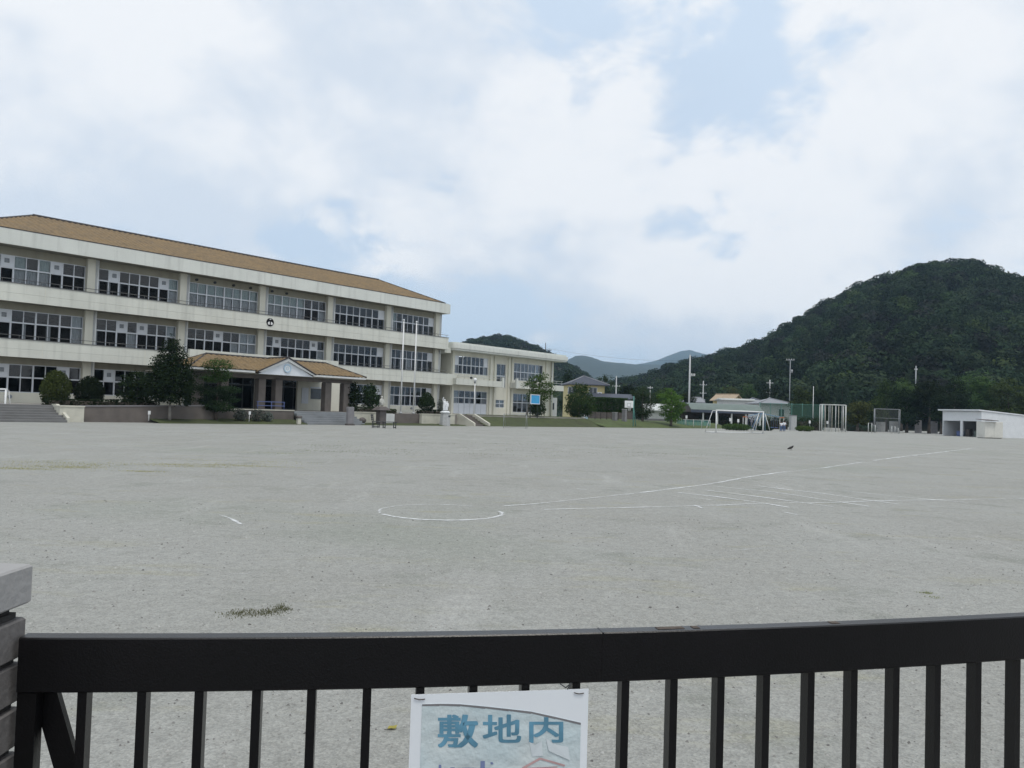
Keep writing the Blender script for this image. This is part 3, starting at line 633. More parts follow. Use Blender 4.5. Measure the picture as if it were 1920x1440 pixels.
FANS = {(2,0):(1,5), (2,1):(1,6), (1,0):(1,), (1,1):(2,4), (1,2):(3,), (1,3):(1,6), (0,0):(1,6), (0,1):(1,)}
WHITE = {(2,4):(7,), (2,5):(7,), (1,4):(7,), (1,5):(7,), (0,4):(7,), (0,5):(7,)}
CURT_U = {(2,0):(2,4), (2,1):(7,), (2,2):range(8), (2,3):(0,1,2,3,4), (2,5):(0,), (1,0):(7,), (1,1):(7,), (1,2):(6,7), (0,0):(6,)}
CURT_L = {(2,0):(2,3,4), (2,1):(7,), (2,2):range(8), (2,3):(0,1,2,3,4,7), (2,5):(0,), (1,0):(7,), (1,1):(3,), (1,2):(5,6,7), (1,3):(7,), (1,5):(3,), (0,0):(6,), (0,5):(0,)}
def wavy(m, x0, x1, y, z0, z1, k=18, amp=.035):
    vs = []; ph = random.uniform(0, 6)
    for i in range(k+1):
        x = x0+(x1-x0)*i/k; yy = y+amp*math.sin(i*1.9+ph); vs += [(x, yy, z0), (x+random.uniform(-.01, .01), yy, z1)]
    m.add(vs, [(2*i, 2*i+2, 2*i+3, 2*i+1) for i in range(k)], True)
def window(parent, x0, x1, y, zb, zm, zt, n, fans=(), white=(), cu=(), cl=(), pair=2, fm='frame_alu'):
    """sliding window band: frame with posts and transom; panes, panels and curtains are its pieces"""
    w = (x1-x0)/n; mb = MB(); fr = .045
    mb.box(x0, x1, y-.05, y+.06, zt-fr, zt); mb.box(x0, x1, y-.05, y+.06, zb, zb+fr); mb.box(x0, x1, y-.055, y+.06, zm-.045, zm+.045)
    for i in range(n+1):
        x = x0+i*w; h = .05 if i % pair == 0 else .026; xa = max(x0, x-h); xb = min(x1, x+h)
        mb.box(xa, xb, y-.045, y+.055, zb+fr, zm-.046); mb.box(xa, xb, y-.045, y+.055, zm+.046, zt-fr)
    win = mb.build('window', fm, parent)
    for i in range(n):
        xa, xb = x0+i*w+.012, x0+(i+1)*w-.012; yy = y+(.012 if i % 2 else -.012)
        if i in fans or i in white:
            m = MB(); m.box(xa, xb, y-.03, y+.03, zm+.02, zt-.02); m.build('panel', 'panel_white', win)
            if i in fans:
                cx = (xa+xb)/2+random.uniform(-.04, .04); cz = (zm+zt)/2+.04; m = MB(); m.lathe([(.19, 0), (.19, .05), (.15, .075), (.08, .08)], (0, 0, 0), 4, False); m.lathe([(.06, .08), (.06, .10), (.02, .11)], (0, 0, 0), 8)
                o = m.build('vent_fan', 'fan_grey', win, (cx, y-.03, cz)); o.rotation_euler = (math.pi/2, 0, 0)
        else:
            m = MB(); m.box(xa, xb, yy-.003, yy+.003, zm+.04, zt-.04); m.build('pane', 'glass_upper', win)
            if i in cu: m = MB(); wavy(m, xa-.02, xb+.02, y+.10, zm-.1, zt+.05); m.build('curtain', 'curtain_green' if n == 8 and zb > 8 and i < 8 else 'curtain', win)
        m = MB(); m.box(xa, xb, yy-.003, yy+.003, zb+.04, zm-.04); m.build('pane', 'glass', win)
        if i in cl: m = MB(); wavy(m, xa-.02, xb+.02, y+.10, zb, zm+.05); m.build('curtain', 'curtain', win)
        elif random.random() < .22 and zb > 1.7: m = MB(); wavy(m, xa, xa+w*.35, y+.24, zb, zm+.05, 8); m.build('curtain', 'curtain', win)
    return win
for f in range(3):
    for k in range(6):
        if f == 0 and k in (2, 3): continue
        window(school, PIL[k]+.42, PIL[k+1]-.42, WY+.08, WB[f], WM[f], WT[f], 8, FANS.get((f, k), ()), WHITE.get((f, k), ()), CURT_U.get((f, k), ()), CURT_L.get((f, k), ()))
# glazed entrance behind the porch
for k in (2, 3):
    window(school, PIL[k]+.42, PIL[k+1]-.42, WY+.08, FL[0]+.05, 2.85, WT[0], 6, fm='metal_dark')
# round vents under the eaves of the third and fourth bays
for s in (-26.0, -24.5, -22.9, -21.4, -19.4, -18.0):
    part('vent_cap', 'metal_dark', lambda m: (m.tube((s, WY+.01, 10.72), (s, WY-.12, 10.72), .10, n=12)))
part('vent_cap', 'fan_grey', lambda m: m.tube((-38.3, WY-.06, 1.33), (-38.3, WY+.1, 1.33), .13, n=12))
part('vent_cap', 'fan_grey', lambda m: m.tube((-3.4, WY-.06, 1.38), (-3.4, WY+.1, 1.38), .11, n=12))
# round black emblem with white figure on the upper parapet
em = part('emblem', 'black_paint', lambda m: m.tube((-20.34, .005, 7.98), (-20.34, -.04, 7.98), .33, n=28))
def emb_white(m):
    for sg in (-1, 1):
        pts = [(sg*.045, -.21), (sg*.20, -.19), (sg*.235, -.07), (sg*.15, .02), (sg*.06, .035)]
        m.prism([(-20.34+p[0], 7.98+p[1]) for p in (pts if sg > 0 else pts[::-1])], 'y', -.055, -.041)
    m.prism([(-20.34+a, 7.98+b) for a, b in ((-.10, .215), (.10, .215), (.045, .275), (-.045, .275))], 'y', -.055, -.041)
part('emblem_mark', 'white_paint', emb_white, em)
# hip roof with ribbed tiles
def ribbed(m, e0, e1, lo, hi, nrm, up, pitch=.40, amp=.055):
    """tile slope: eave from e0 to e1, each rib climbs from lo(t) to hi(t) along up"""
    e0 = Vector(e0); e1 = Vector(e1); nrm = Vector(nrm).normalized(); up = Vector(up); Ln = (e1-e0).length; n = int(Ln/pitch)*4; vs = []
    for i in range(n+1):
        t = i/n; o = nrm*(amp*(1, .35, -.2, .35)[i % 4]); p = e0.lerp(e1, t); vs += [tuple(p+up*lo(t)+o), tuple(p+up*hi(t)+o)]
    m.add(vs, [(2*i, 2*i+2, 2*i+3, 2*i+1) for i in range(n)], True)
EX0, EX1, EY0, EY1, EZ = -41.5, -.75, .0, 12.2, 11.95; RX0, RX1, RY, RZ = -36.0, -4.3, 6.0, 14.25
roof = part('roof', 'tile', lambda m: (
    ribbed(m, (EX0, EY0, EZ), (EX1, EY0, EZ), lambda t: 0, lambda t: min(1, t*(EX1-EX0)/(RX0-EX0), (1-t)*(EX1-EX0)/(EX1-RX1)), (0, -2.3, 6), (0, RY-EY0, RZ-EZ)),
    ribbed(m, (EX1, EY1, EZ), (EX0, EY1, EZ), lambda t: 0, lambda t: min(1, (1-t)*(EX1-EX0)/(RX0-EX0), t*(EX1-EX0)/(EX1-RX1)), (0, 2.3, 6), (0, RY-EY1, RZ-EZ)),
    ribbed(m, (EX1, EY0, EZ), (EX1, EY1, EZ), lambda t: 0, lambda t: min(t*(EY1-EY0)/(RY-EY0), (1-t)*(EY1-EY0)/(EY1-RY)), (2.3, 0, 3.5), (RX1-EX1, 0, RZ-EZ)),
    ribbed(m, (EX0, EY1, EZ), (EX0, EY0, EZ), lambda t: 0, lambda t: min(t*(EY1-EY0)/(EY1-RY), (1-t)*(EY1-EY0)/(RY-EY0)), (-2.3, 0, 5.5), (RX0-EX0, 0, RZ-EZ))))
RP = [(RX0, RY, RZ), (RX1, RY, RZ)]; CP = [(EX0, EY0, EZ), (EX1, EY0, EZ), (EX1, EY1, EZ), (EX0, EY1, EZ)]
part('ridge_cap', 'tile_dark', lambda m: m.tube(RP[0], RP[1], .13, n=8), roof)
for a, b in ((CP[0], RP[0]), (CP[3], RP[0]), (CP[1], RP[1]), (CP[2], RP[1])): part('hip_cap', 'tile_dark', lambda m: m.tube(a, b, .09, n=6), roof)
part('eaves_gutter', 'tile_dark', lambda m: m.box(EX0-.05, EX1+.1, -.075, .1, 11.934, 11.99), roof)
# ---- entrance porch
PE, PBK, PZ = -7.0, -2.5, 3.70; PX0, PX1 = -30.6, -15.9; PRY, PRZ = -4.75, 4.72; PRX0, PRX1 = -28.3, -18.2; GX, GZ, GW = -23.33, 4.66, 2.28
proof = part('porch_roof', 'tile', lambda m: (
    ribbed(m, (PX0, PE, PZ), (PX1, PE, PZ), lambda t: 0, lambda t: min(1, t*(PX1-PX0)/(PRX0-PX0), (1-t)*(PX1-PX0)/(PX1-PRX1)), (0, -1.02, 2.25), (0, PRY-PE, PRZ-PZ), amp=.045),
    ribbed(m, (PX1, PBK, PZ), (PX0, PBK, PZ), lambda t: 0, lambda t: min(1, (1-t)*(PX1-PX0)/(PRX0-PX0), t*(PX1-PX0)/(PX1-PRX1)), (0, 1.02, 2.25), (0, PRY-PBK, PRZ-PZ), amp=.045),
    ribbed(m, (PX1, PE, PZ), (PX1, PBK, PZ), lambda t: 0, lambda t: min(t*(PBK-PE)/(PRY-PE), (1-t)*(PBK-PE)/(PBK-PRY)), (1.02, 0, 2.3), (PRX1-PX1, 0, PRZ-PZ), amp=.045),
    ribbed(m, (PX0, PBK, PZ), (PX0, PE, PZ), lambda t: 0, lambda t: min(t*(PBK-PE)/(PBK-PRY), (1-t)*(PBK-PE)/(PRY-PE)), (-1.02, 0, 2.3), (PRX0-PX0, 0, PRZ-PZ), amp=.045)))
part('ridge_cap', 'tile_dark', lambda m: m.tube((PRX0, PRY, PRZ), (PRX1, PRY, PRZ), .09, n=8), proof)
for a, b in (((PX0, PE, PZ), (PRX0, PRY, PRZ)), ((PX1, PE, PZ), (PRX1, PRY, PRZ)), ((PX0, PBK, PZ), (PRX0, PRY, PRZ)), ((PX1, PBK, PZ), (PRX1, PRY, PRZ))):
    part('hip_cap', 'tile_dark', lambda m: m.tube(a, b, .065, n=6), proof)
gs = (GZ+.08-3.62)/(GW+.12)
gr = part('gable_roof', 'tile', lambda m: (ribbed(m, (GX-GW-.12, PE-.32, 3.62), (GX-GW-.12, PRY, 3.62), lambda t: 0, lambda t: 1, (-1, 0, 2.2), (GW+.12, 0, GZ+.08-3.62), amp=.045),
                                           ribbed(m, (GX+GW+.12, PRY, 3.62), (GX+GW+.12, PE-.32, 3.62), lambda t: 0, lambda t: 1, (1, 0, 2.2), (-GW-.12, 0, GZ+.08-3.62), amp=.045)))
part('ridge_cap', 'tile_dark', lambda m: (m.tube((GX, PE-.36, GZ+.10), (GX, PRY, GZ+.10), .075, n=8)), gr)
for sg in (-1, 1):
    part('rake_tile', 'tile_dark', lambda m: m.tube((GX+sg*(GW+.14), PE-.33, 3.63), (GX, PE-.33, GZ+.10), .05, n=6), gr)
    def rake(m):
        a = (GX+sg*(GW+.10), 3.60); b = (GX, GZ+.03); w = .17
        m.prism([a, b, (b[0], b[1]-w*1.15), (a[0]-sg*w*1.6, a[1])], 'y', PE-.30, PE-.20)
    part('rake_board', 'white_worn', rake, gr)
gab = part('porch_gable', 'panel_white', lambda m: m.prism([(GX-GW, 3.47), (GX+GW, 3.47), (GX, GZ-.06)], 'y', PE-.14, PE-.02))
ck = part('clock', 'white_paint', lambda m: m.tube((GX+.02, PE-.15, 3.98), (GX+.02, PE-.18, 3.98), .25, n=28), gab)
def ring(m, r0, r1, y0, y1, cx, cz, n=28, a0=0, a1=360):
    for i in range(n):
        t0, t1 = R(a0+(a1-a0)*i/n), R(a0+(a1-a0)*(i+1)/n)
        m.prism([(cx+r0*math.cos(t0), cz+r0*math.sin(t0)), (cx+r1*math.cos(t0), cz+r1*math.sin(t0)), (cx+r1*math.cos(t1), cz+r1*math.sin(t1)), (cx+r0*math.cos(t1), cz+r0*math.sin(t1))], 'y', y0, y1)
part('clock_rim', 'emblem_blue', lambda m: (ring(m, .22, .31, PE-.21, PE-.15, GX+.02, 3.98), ring(m, .09, .125, PE-.20, PE-.182, GX+.02, 3.98, 18, 40, 330), m.box(GX+.02, GX+.13, PE-.20, PE-.182, 3.96, 3.99)), gab)
for q4 in ((PX0+.05, GX-GW-.15, PE+.03, PE+.15), (GX+GW+.15, PX1-.05, PE+.03, PE+.15), (PX1-.17, PX1-.05, PE+.16, PBK), (PX0+.05, PX0+.17, PE+.16, PBK)): part('porch_fascia', 'white_worn', lambda m: m.box(*q4, 3.52, 3.66))
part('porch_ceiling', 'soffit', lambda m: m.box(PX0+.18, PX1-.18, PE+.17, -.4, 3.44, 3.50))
part('porch_beam', 'brown_wall', lambda m: (m.box(PX0+.7, PX1-.7, PE+.9, PE+1.2, 3.16, 3.435)))
for s in (-29.4, -27.6, -24.70, -23.32, -18.95, -17.2):
    part('porch_column', 'brown_wall', lambda m: (m.cham(s-.29, s+.29, PE+.75, PE+1.33, FL[0]-.02, 3.155, .03)))
part('entrance_rail', 'dull_blue', lambda m: [m.tube((-25.2+0*k, PE+.6, 1.25+.28*k), (-22.9, PE+.6, 1.25+.28*k), .025, n=6) for k in range(2)] + [m.tube((x, PE+.6, FL[0]), (x, PE+.6, 1.55), .025, n=6) for x in (-25.1, -24.0, -22.95)])
part('entrance_wall', 'wall_cream', lambda m: m.box(-18.3, -14.0, -1.2, -1.0, FL[0]+.002, 3.42))
part('entrance_window', 'window_dark', lambda m: m.box(-17.0, -16.0, -1.23, -1.2, 1.9, 2.75))
part('entrance_notice', 'panel_white', lambda m: (m.box(-17.9, -17.25, -1.24, -1.203, 1.5, 2.8), m.box(-17.1, -15.9, -1.26, -1.231, 2.78, 2.9)))

# ---- annex
annex = empty('school_annex', W(0, 0), SROT, 'two storey cream annex with flat overhanging roof beside the main school', 'school annex')
def apart(name, mat, fn, parent=annex): return part(name, mat, fn, parent)
AY = 1.25; AX0, AX1 = 1.75, 18.9
def rounded(m, x0, x1, y0, y1, z0, z1, r=.5):
    pts = [(x1, y1), (x1, y0)] + [(x0+r-r*math.sin(t), y0+r-r*math.cos(t)) for t in [i*math.pi/2/6 for i in range(7)]] + [(x0, y1)]
    m.prism(pts, 'z', z0, z1)
apart('flat_roof', 'fascia', lambda m: (rounded(m, .9, 19.8, -.02, 11, 7.42, 7.60), rounded(m, .8, 19.9, -.12, 11.1, 7.606, 8.05), rounded(m, .95, 19.75, .03, 10.9, 8.056, 8.24)))
# wall with openings: built from piers and bands round the windows
ops = [(2.2, 7.35, 5.15, 7.0, 8, 2), (8.75, 10.3, 3.98, 6.55, 2, 4), (11.6, 16.9, 4.9, 6.85, 8, 2)]
apart('wall', 'wall_cream', lambda m: (m.box(AX0, 2.2, AY, AY+.25, TER, 7.42), m.box(7.35, 8.75, AY, AY+.25, 3.9, 7.42), m.box(10.3, 11.6, AY, AY+.25, 3.9, 7.42), m.box(16.9, AX1, AY, AY+.25, TER, 7.42),
     m.box(2.2, 7.35, AY, AY+.25, 7.0, 7.42), m.box(2.2, 7.35, AY, AY+.25, 3.4, 5.15), m.box(8.75, 10.3, AY, AY+.25, 6.55, 7.42), m.box(11.6, 16.9, AY, AY+.25, 6.85, 7.42), m.box(11.6, 16.9, AY, AY+.25, 3.4, 4.9),
     m.box(7.35, 8.7, AY, AY+.25, TER, 3.9), m.box(8.7, 10.2, AY, AY+.25, TER, 1.75), m.box(8.7, 10.2, AY, AY+.25, 2.6, 3.98), m.box(10.2, 11.6, AY, AY+.25, TER, 3.9), m.box(11.6, 16.9, AY, AY+.25, TER, 1.3)))
apart('end_wall', 'wall_cream', lambda m: (m.box(AX1-.25, AX1, AY+.25, 10, TER, 7.42), m.box(AX0, AX0+.25, AY+.25, 10, TER, 7.42), m.box(AX0, AX1, 10, 10.25, TER, 7.42)))
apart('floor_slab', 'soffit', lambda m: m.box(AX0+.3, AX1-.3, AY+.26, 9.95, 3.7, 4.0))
apart('room_ceiling', 'interior_ceiling', lambda m: m.box(AX0+.3, AX1-.3, AY+.26, 9.95, 7.25, 7.40))
apart('room_wall', 'interior', lambda m: (m.box(AX0+.3, AX1-.3, 7.5, 7.6, 4.01, 7.24), m.box(AX0+.3, AX1-.3, 7.5, 7.6, TER+.01, 3.69)))
for x in (1.95, 7.75, 8.45, 10.75, 11.35, 17.5, 18.6):
    apart('pilaster', 'wall_cream', lambda m: m.box(x-.16, x+.16, AY-.16, AY-.002, TER, 7.41))
w1 = window(annex, 2.2, 7.35, AY+.1, 5.15, 6.05, 7.0, 8, white=(0, 7), cl=(0, 7))
window(annex, 8.75, 10.3, AY+.1, 3.98, 5.25, 6.55, 2)
window(annex, 11.6, 16.9, AY+.1, 4.9, 5.85, 6.85, 8, cu=(6, 7), cl=(6, 7))
window(annex, 8.7, 10.2, AY+.1, 1.75, 2.2, 2.6, 2, cu=(0, 1), cl=(0, 1), pair=1)
window(annex, 2.2, 7.35, AY+.1, 2.05, 2.65, 3.4, 6, cu=(0, 5), cl=(0, 5))
window(annex, 11.6, 16.9, AY+.1, 1.3, 2.4, 3.4, 6)
for k in range(6):
    xa = 2.2+k*5.15/6; apart('door_panel', 'panel_white', lambda m: m.cham(xa+.02, xa+5.15/6-.02, AY+.06, AY+.14, TER+.02, 2.04, .01))
for x in (3.1, 4.7):
    apart('ceiling_lamp', 'lamp_lit', lambda m: m.box(x, x+.95, 3.2, 3.34, 7.10, 7.16))
def abal(x0, x1, x2):
    # balcony with a sloped-down solid front and railing panel
    p = apart('balcony', 'concrete', lambda m: (m.box(x0, x1, 0, .14, 3.95, 4.58), m.box(x0, x1, .145, AY-.002, 3.95, 4.1), m.box(x1-.14, x1, .145, AY-.17, 4.101, 4.58), m.box(x0, x0+.14, .145, AY-.17, 4.101, 4.58)))
    part('balcony_end', 'fascia', lambda m: m.box(x2, x2+.30, -.03, .17, 3.93, 5.02), p)
    part('railing', 'pale_metal', lambda m: ([m.tube((x0+.1, .07, 4.58+z), (x1-.1, .07, 4.58+z), .02, n=6) for z in (.25, .5)] + [m.tube((x, .07, 4.57), (x, .07, 5.08), .016, n=5) for x in np.arange(x0+.2, x1, 1.0)]), p)
abal(1.3, 8.5, 8.35); abal(10.85, 19.4, 10.7)
apart('vent_cap', 'metal_dark', lambda m: m.tube((3.5, -.06, 4.72), (3.5, .1, 4.72), .12, n=10))
apart('downpipe', 'pipe_white', lambda m: m.tube((AX1-.5, AY-.22, TER), (AX1-.5, AY-.22, 7.4), .06, n=8))
apart('lean_to', 'house_white', lambda m: (m.box(AX1+.01, AX1+1.9, 2.0, 6, TER, 3.2)))
apart('lean_to_window', 'window_dark', lambda m: m.box(AX1+.5, AX1+1.3, 1.96, 1.998, 1.75, 2.55))
# connecting passage between the two buildings
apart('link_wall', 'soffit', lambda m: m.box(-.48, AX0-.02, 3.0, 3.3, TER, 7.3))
apart('link_slab', 'concrete', lambda m: (m.box(.02, AX0-.02, .5, 2.98, 3.86, 5.0), m.box(.02, .88, .5, 2.98, 7.1, 7.6)))

# television aerial on the annex roof
s, z = F(1022.7, 658, -4); e = empty('tv_aerial', W(s, -4, 8.1), 0, 'dark television aerial standing on the flat annex roof', 'aerial')
MB().tube((0, 0, -.05), (0, 0, zat(1022.7, 643, W(s, -4).y)-8.1), .045, n=6).build('mast', 'metal_dark', e)
ah = zat(1022.7, 656, W(s, -4).y)-8.1
m = MB(); m.tube((-.7, 0, ah), (.75, .1, ah), .05, n=5)
for x in np.linspace(-.65, .7, 9): m.tube((x, -.45, ah-.05), (x, .45, ah+.05), .03, n=4)
m.build('aerial_rods', 'metal_dark', e)

# ================================================================ STEPS AND WALLS IN FRONT OF THE SCHOOL
def steps(label, s0, s1, off_top, n, rise, cheeks=(), z0=0.0, mat='stone_step', tread=.32, group=None):
    e = empty('stone_steps', W((s0+s1)/2, off_top), SROT, label, 'steps', group); h = (s1-s0)/2
    for i in range(n):
        y1 = 0.35; y0 = -tread*(n-i); MB().cham(-h, h, y0, y1 if i == n-1 else y0+tread+.02, z0 if i == 0 else z0+rise*i-.02, z0+rise*(i+1), .012).build('step', mat, e)
    for x, w, mt, L_, hh in cheeks:
        m = MB(); m.prism([(.4, 0), (-L_, 0), (-L_, hh*.25 if w > 0 else hh*.25), (-L_*.2, hh), (.4, hh)], 'x', x, x+abs(w)); m.build('cheek_wall', mt, e)
    return e
# left steps, centre steps, right steps
sL, _ = F(100, 770, 7.3)
steps('wide grey steps with cream cheek block leading up to the left bays', sL-6, sL, 7.15, 7, TER/7, [(3.02, .16, 'cream_block', 2.1, 1.0)])
sc0, _ = F(547, 772, 7.2); sc1, _ = F(655, 775, 7.2)
steps('broad bluish grey steps leading up to the school porch', sc0, sc1, 7.2, 6, (TER-.01)/6, mat='stone_blue')
sr0, _ = F(857, 781, 7.0); sr1, _ = F(881, 781, 7.0)
steps('narrow brown steps between pale cheek walls near the annex', sr0, sr1, 7.0, 6, TER/6, [(-(sr1-sr0)/2-.20, .18, 'cream_block', 2.3, 1.05), ((sr1-sr0)/2+.02, .22, 'cream_block', 2.3, 1.05)], mat='brown_wall')
def wall_thing(name, label, s0, s1, off, z0, z1, mat, th=.25, z1b=None, cat='wall', cap=None):
    e = empty(name, W((s0+s1)/2, off), SROT, label, cat); h = (s1-s0)/2; zb = z1 if z1b is None else z1b
    m = MB(); m.prism([(-h, z0), (h, z0), (h, zb), (-h, z1)], 'y', -.0, th); m.build('wall_body', mat, e)
    if cap:
        m = MB(); m.prism([(-h-.03, z1+.002), (h+.03, zb+.002), (h+.03, zb+.07), (-h-.03, z1+.07)], 'y', -.04, th+.04); m.build('wall_cap', cap, e)
    return e
a, _ = F(112, 770, 8.6); b, _ = F(158, 770, 8.6)
wall_thing('low_wall', 'pale grey block wall beside the left steps', a, b, 8.6, 0, .86, 'cream_block', .9, cap='cream_block')
wall_thing('ramp_wall', 'long brown sloping ramp wall behind the conical tree', b+.02, sc0-6.2, 8.0, -.02, .88, 'brown_wall', .3, 1.12, cap='stone_grey')
wall_thing('ramp_wall', 'plain brown retaining wall left of the porch steps', sc0-6.15, sc0-.03, 7.5, -.02, .92, 'brown_wall', .3, cap='cream_block')
a, _ = F(664, 780, 7.6); b, _ = F(711, 780, 7.6)
wall_thing('low_wall', 'cream planter wall right of the porch steps', a, b, 7.6, 0, .92, 'cream_block', .3, cap='cream_block')
c, _ = F(740, 780, 7.6); d, _ = F(789, 780, 7.6)
wall_thing('low_wall', 'pale wall stretch behind the stone monument', b+.02, c, 7.6, 0, .88, 'house_white', .3)
wall_thing('low_wall', 'brown wall below the two flagpoles', c+.02, d, 7.62, 0, .92, 'brown_wall', .3)
a, _ = F(791, 780, 8.0); b, _ = F(853, 780, 8.0)
wall_thing('low_wall', 'cream wall behind the white statue', a, b, 8.0, 0, .90, 'cream_block', .3, cap='cream_block')

# ================================================================ PLANTS NEAR THE SCHOOL
def pbase(px, py, off, z):
    s, _ = F(px, py, off); p = W(s, off, z); return p, p.y/FPX
def shrub(name, label, px, ytop, ybot, hw, off, zb, mat, n, size, cat='shrub', group=None, shape='round', **kw):
    p, k = pbase(px, (ytop+ybot)/2, off, zb); top = zat(px, ytop, p.y)-zb; H_ = top; r = hw*k
    if shape == 'cone': lobes = [(0, 0, H_*.34, r, r, H_*.33), (0, 0, H_*.55, r*.85, r*.85, H_*.33), (0, 0, H_*.76, r*.55, r*.55, H_*.24)]
    elif shape == 'tall': lobes = [(0, 0, H_*.30, r*.92, r*.92, H_*.30), (r*.05, 0, H_*.52, r, r, H_*.32), (-r*.05, 0, H_*.76, r*.8, r*.8, H_*.24)]
    else: lobes = [(0, 0, H_*.5, r, r, H_*.5), (r*.25, r*.2, H_*.45, r*.8, r*.8, H_*.42), (-r*.3, -r*.2, H_*.40, r*.75, r*.75, H_*.40), (0, 0, H_*.72, r*.62, r*.6, H_*.27)]
    e = empty(name, p, 0, label, cat, group)
    m = MB(); m.path([(0, 0, -.05), (.02, 0, H_*.35), (0, .02, H_*.75)], [.07, .05, .02], 6); m.build('trunk', 'bark', e)
    foliage('crown', lobes, n, size, mat, e, **kw); return e
shrub('clipped_shrub', 'tall rounded olive shrub on the terrace beside the left steps', 105, 693, 758, 25, 5.6, TER, 'leaf_olive', 7000, .10, shell=.74)
shrub('clipped_shrub', 'dome shaped dark green shrub between the olive shrub and the conical tree', 168, 704, 757, 24, 5.6, TER, 'leaf_dark', 6500, .10, shell=.74)
shrub('dark_shrub', 'dark broad shrub half hidden behind the conical tree', 258, 694, 752, 32, 5.2, TER, 'leaf_dark', 3600, .13, clump=10, crad=.12)
def hedge(label, px0, px1, py, off, zb, zt, dep, mat, n, size, name='hedge', cat='hedge'):
    a, _ = F(px0, py, off); b, _ = F(px1, py, off); e = empty(name, W((a+b)/2, off, zb), SROT, label, cat); h = (b-a)/2
    k = max(1, int((b-a)/1.2)); lob = []
    for i in range(k):
        x = -h+(i+.5)*2*h/k; lob.append((x, 0, (zt-zb)*.5+random.uniform(-.03, .03), h/k*1.08, dep/2, (zt-zb)*.5*random.uniform(.92, 1.08), 'b'))
    foliage('foliage', lob, n, size, mat, e); MB().box(-h*.96, h*.96, -dep*.35, dep*.35, -.02, (zt-zb)*.7).build('branches', 'soil', e); return e
hedge('low dark hedge along the terrace edge below the left windows', 84, 292, 750, 6.5, TER, 1.32, .9, 'leaf_dark', 4200, .10)
# conical broadleaf tree
p, k = pbase(318, 786, 8.35, .16)
H_ = zat(318, 632, p.y)-.16
lob = []
for i, (fr, w) in enumerate(((.30, .86), (.40, 1.0), (.50, .96), (.60, .86), (.70, .70), (.80, .50), (.89, .34), (.95, .2))):
    for q in range(5 if w > .4 else 2):
        a_ = q*1.26+i*.7; rr_ = 46*k*w*.55; lob.append((math.cos(a_)*rr_, math.sin(a_)*rr_, H_*fr+random.uniform(-.1, .1), 46*k*w*.55, 46*k*w*.55, H_*.095))
tree('broadleaf_tree', 'dark conical broadleaf tree with pale painted trunk base before the school', p, lob, (0, 0, H_*.92), .09, 15000, .115, 'leaf_dark', 'bark_pale', clump=9, crad=.13)
# cloud pruned pine
p, k = pbase(404, 776, 8.1, .22); pine = empty('cloud_pruned_pine', p, 0, 'cloud pruned pine with layered needle pads before the porch', 'tree')
def zrel(px, py): return zat(px, py, p.y)-p.z
pads = [(407, 685, 27, 12), (398, 708, 25, 9), (414, 703, 18, 8), (383, 728, 16, 7), (420, 730, 24, 7), (402, 738, 28, 9), (384, 752, 15, 6), (425, 748, 17, 6), (406, 757, 24, 6), (415, 764, 27, 6), (396, 765, 17, 5)]
lob = [((x-404)*k*1.12, random.uniform(-.35, .35), zrel(x, y), w*k*1.15, w*k*.95, h*k*1.2) for x, y, w, h in pads]
m = MB(); branchy(m, (0.05, 0, -.08), (.06, 0, zrel(407, 690)), .10, lob, .04); m.build('trunk', 'bark', pine)
foliage('crown', lob[3:], 10500, .085, 'leaf_dark', pine, up=1.0, clump=8, crad=.09)
foliage('crown_top', lob[:3], 4200, .085, 'leaf_mid', pine, up=1.2, clump=8, crad=.09)
shrub('dark_shrub', 'dark upright shrub beside the right porch column', 663, 714, 774, 14, 6.2, TER, 'leaf_dark', 2300, .12, shape='tall', clump=9, crad=.09)
shrub('dark_shrub', 'taller dark conical shrub right of the porch shrub', 694, 718, 772, 18, 6.0, TER, 'leaf_dark', 2800, .12, shape='tall', clump=9, crad=.09)
hedge('low black green hedge under the porch shrubs', 664, 706, 768, 6.9, TER, 1.36, .6, 'leaf_dark', 1500, .10)
hedge('short olive hedge beside the stone monument', 722, 739, 772, 6.8, TER, 1.30, .6, 'leaf_olive', 700, .10)
shrub('clipped_shrub', 'rounded cone shrub right of the two flagpoles', 800, 735, 771, 16.5, 6.4, TER+.28, 'leaf_dark', 5200, .09, shape='cone', shell=.85)
hedge('low dark hedge at the foot of the cone shrub', 785, 833, 772, 6.6, TER, 1.30, .9, 'leaf_dark', 1500, .10)
shrub('loose_shrub', 'thin greyish shrub behind the white statue', 826, 747, 772, 8, 6.2, TER, 'leaf_silver', 420, .11, shape='tall')
for px, hw, nm in ((452, 13, 'silvery low shrub left of the white marker post'), (482, 17, 'broader silvery shrub right of the white marker post'), (502, 10, 'small silvery shrub nearest the porch steps')):
    shrub('silver_shrub', nm, px, 765 if hw > 12 else 770, 789, hw, 8.4, .10, 'leaf_silver', 520, .11)
e = None

# ================================================================ THINGS BEFORE THE SCHOOL
# flagpoles
for px, lab in ((751, 'white flagpole nearest the stone monument'), (775, 'white flagpole nearest the cone shrub')):
    p, k = pbase(px, 776, 7.35, TER); ph = zat(px+5.3, 601.5 if px < 760 else 605, p.y)-TER
    e = empty('flagpole', p, 0, lab, 'flagpole', 'pair of white flagpoles')
    m = MB(); m.tube((0, 0, -.02), (0, 0, ph), .065, .04, n=10); m.build('pole', 'white_paint', e)
    MB().sphere((0, 0, ph+.06), .08).build('finial', 'white_paint', e); MB().lathe([(.16, 0), (.16, .08), (.1, .12)], (0, 0, 0), 10).build('base_collar', 'granite', e)
    m = MB(); m.tube((.09, 0, 1.0), (.07, 0, ph-.05), .008, n=4); m.build('halyard', 'pale_metal', e)
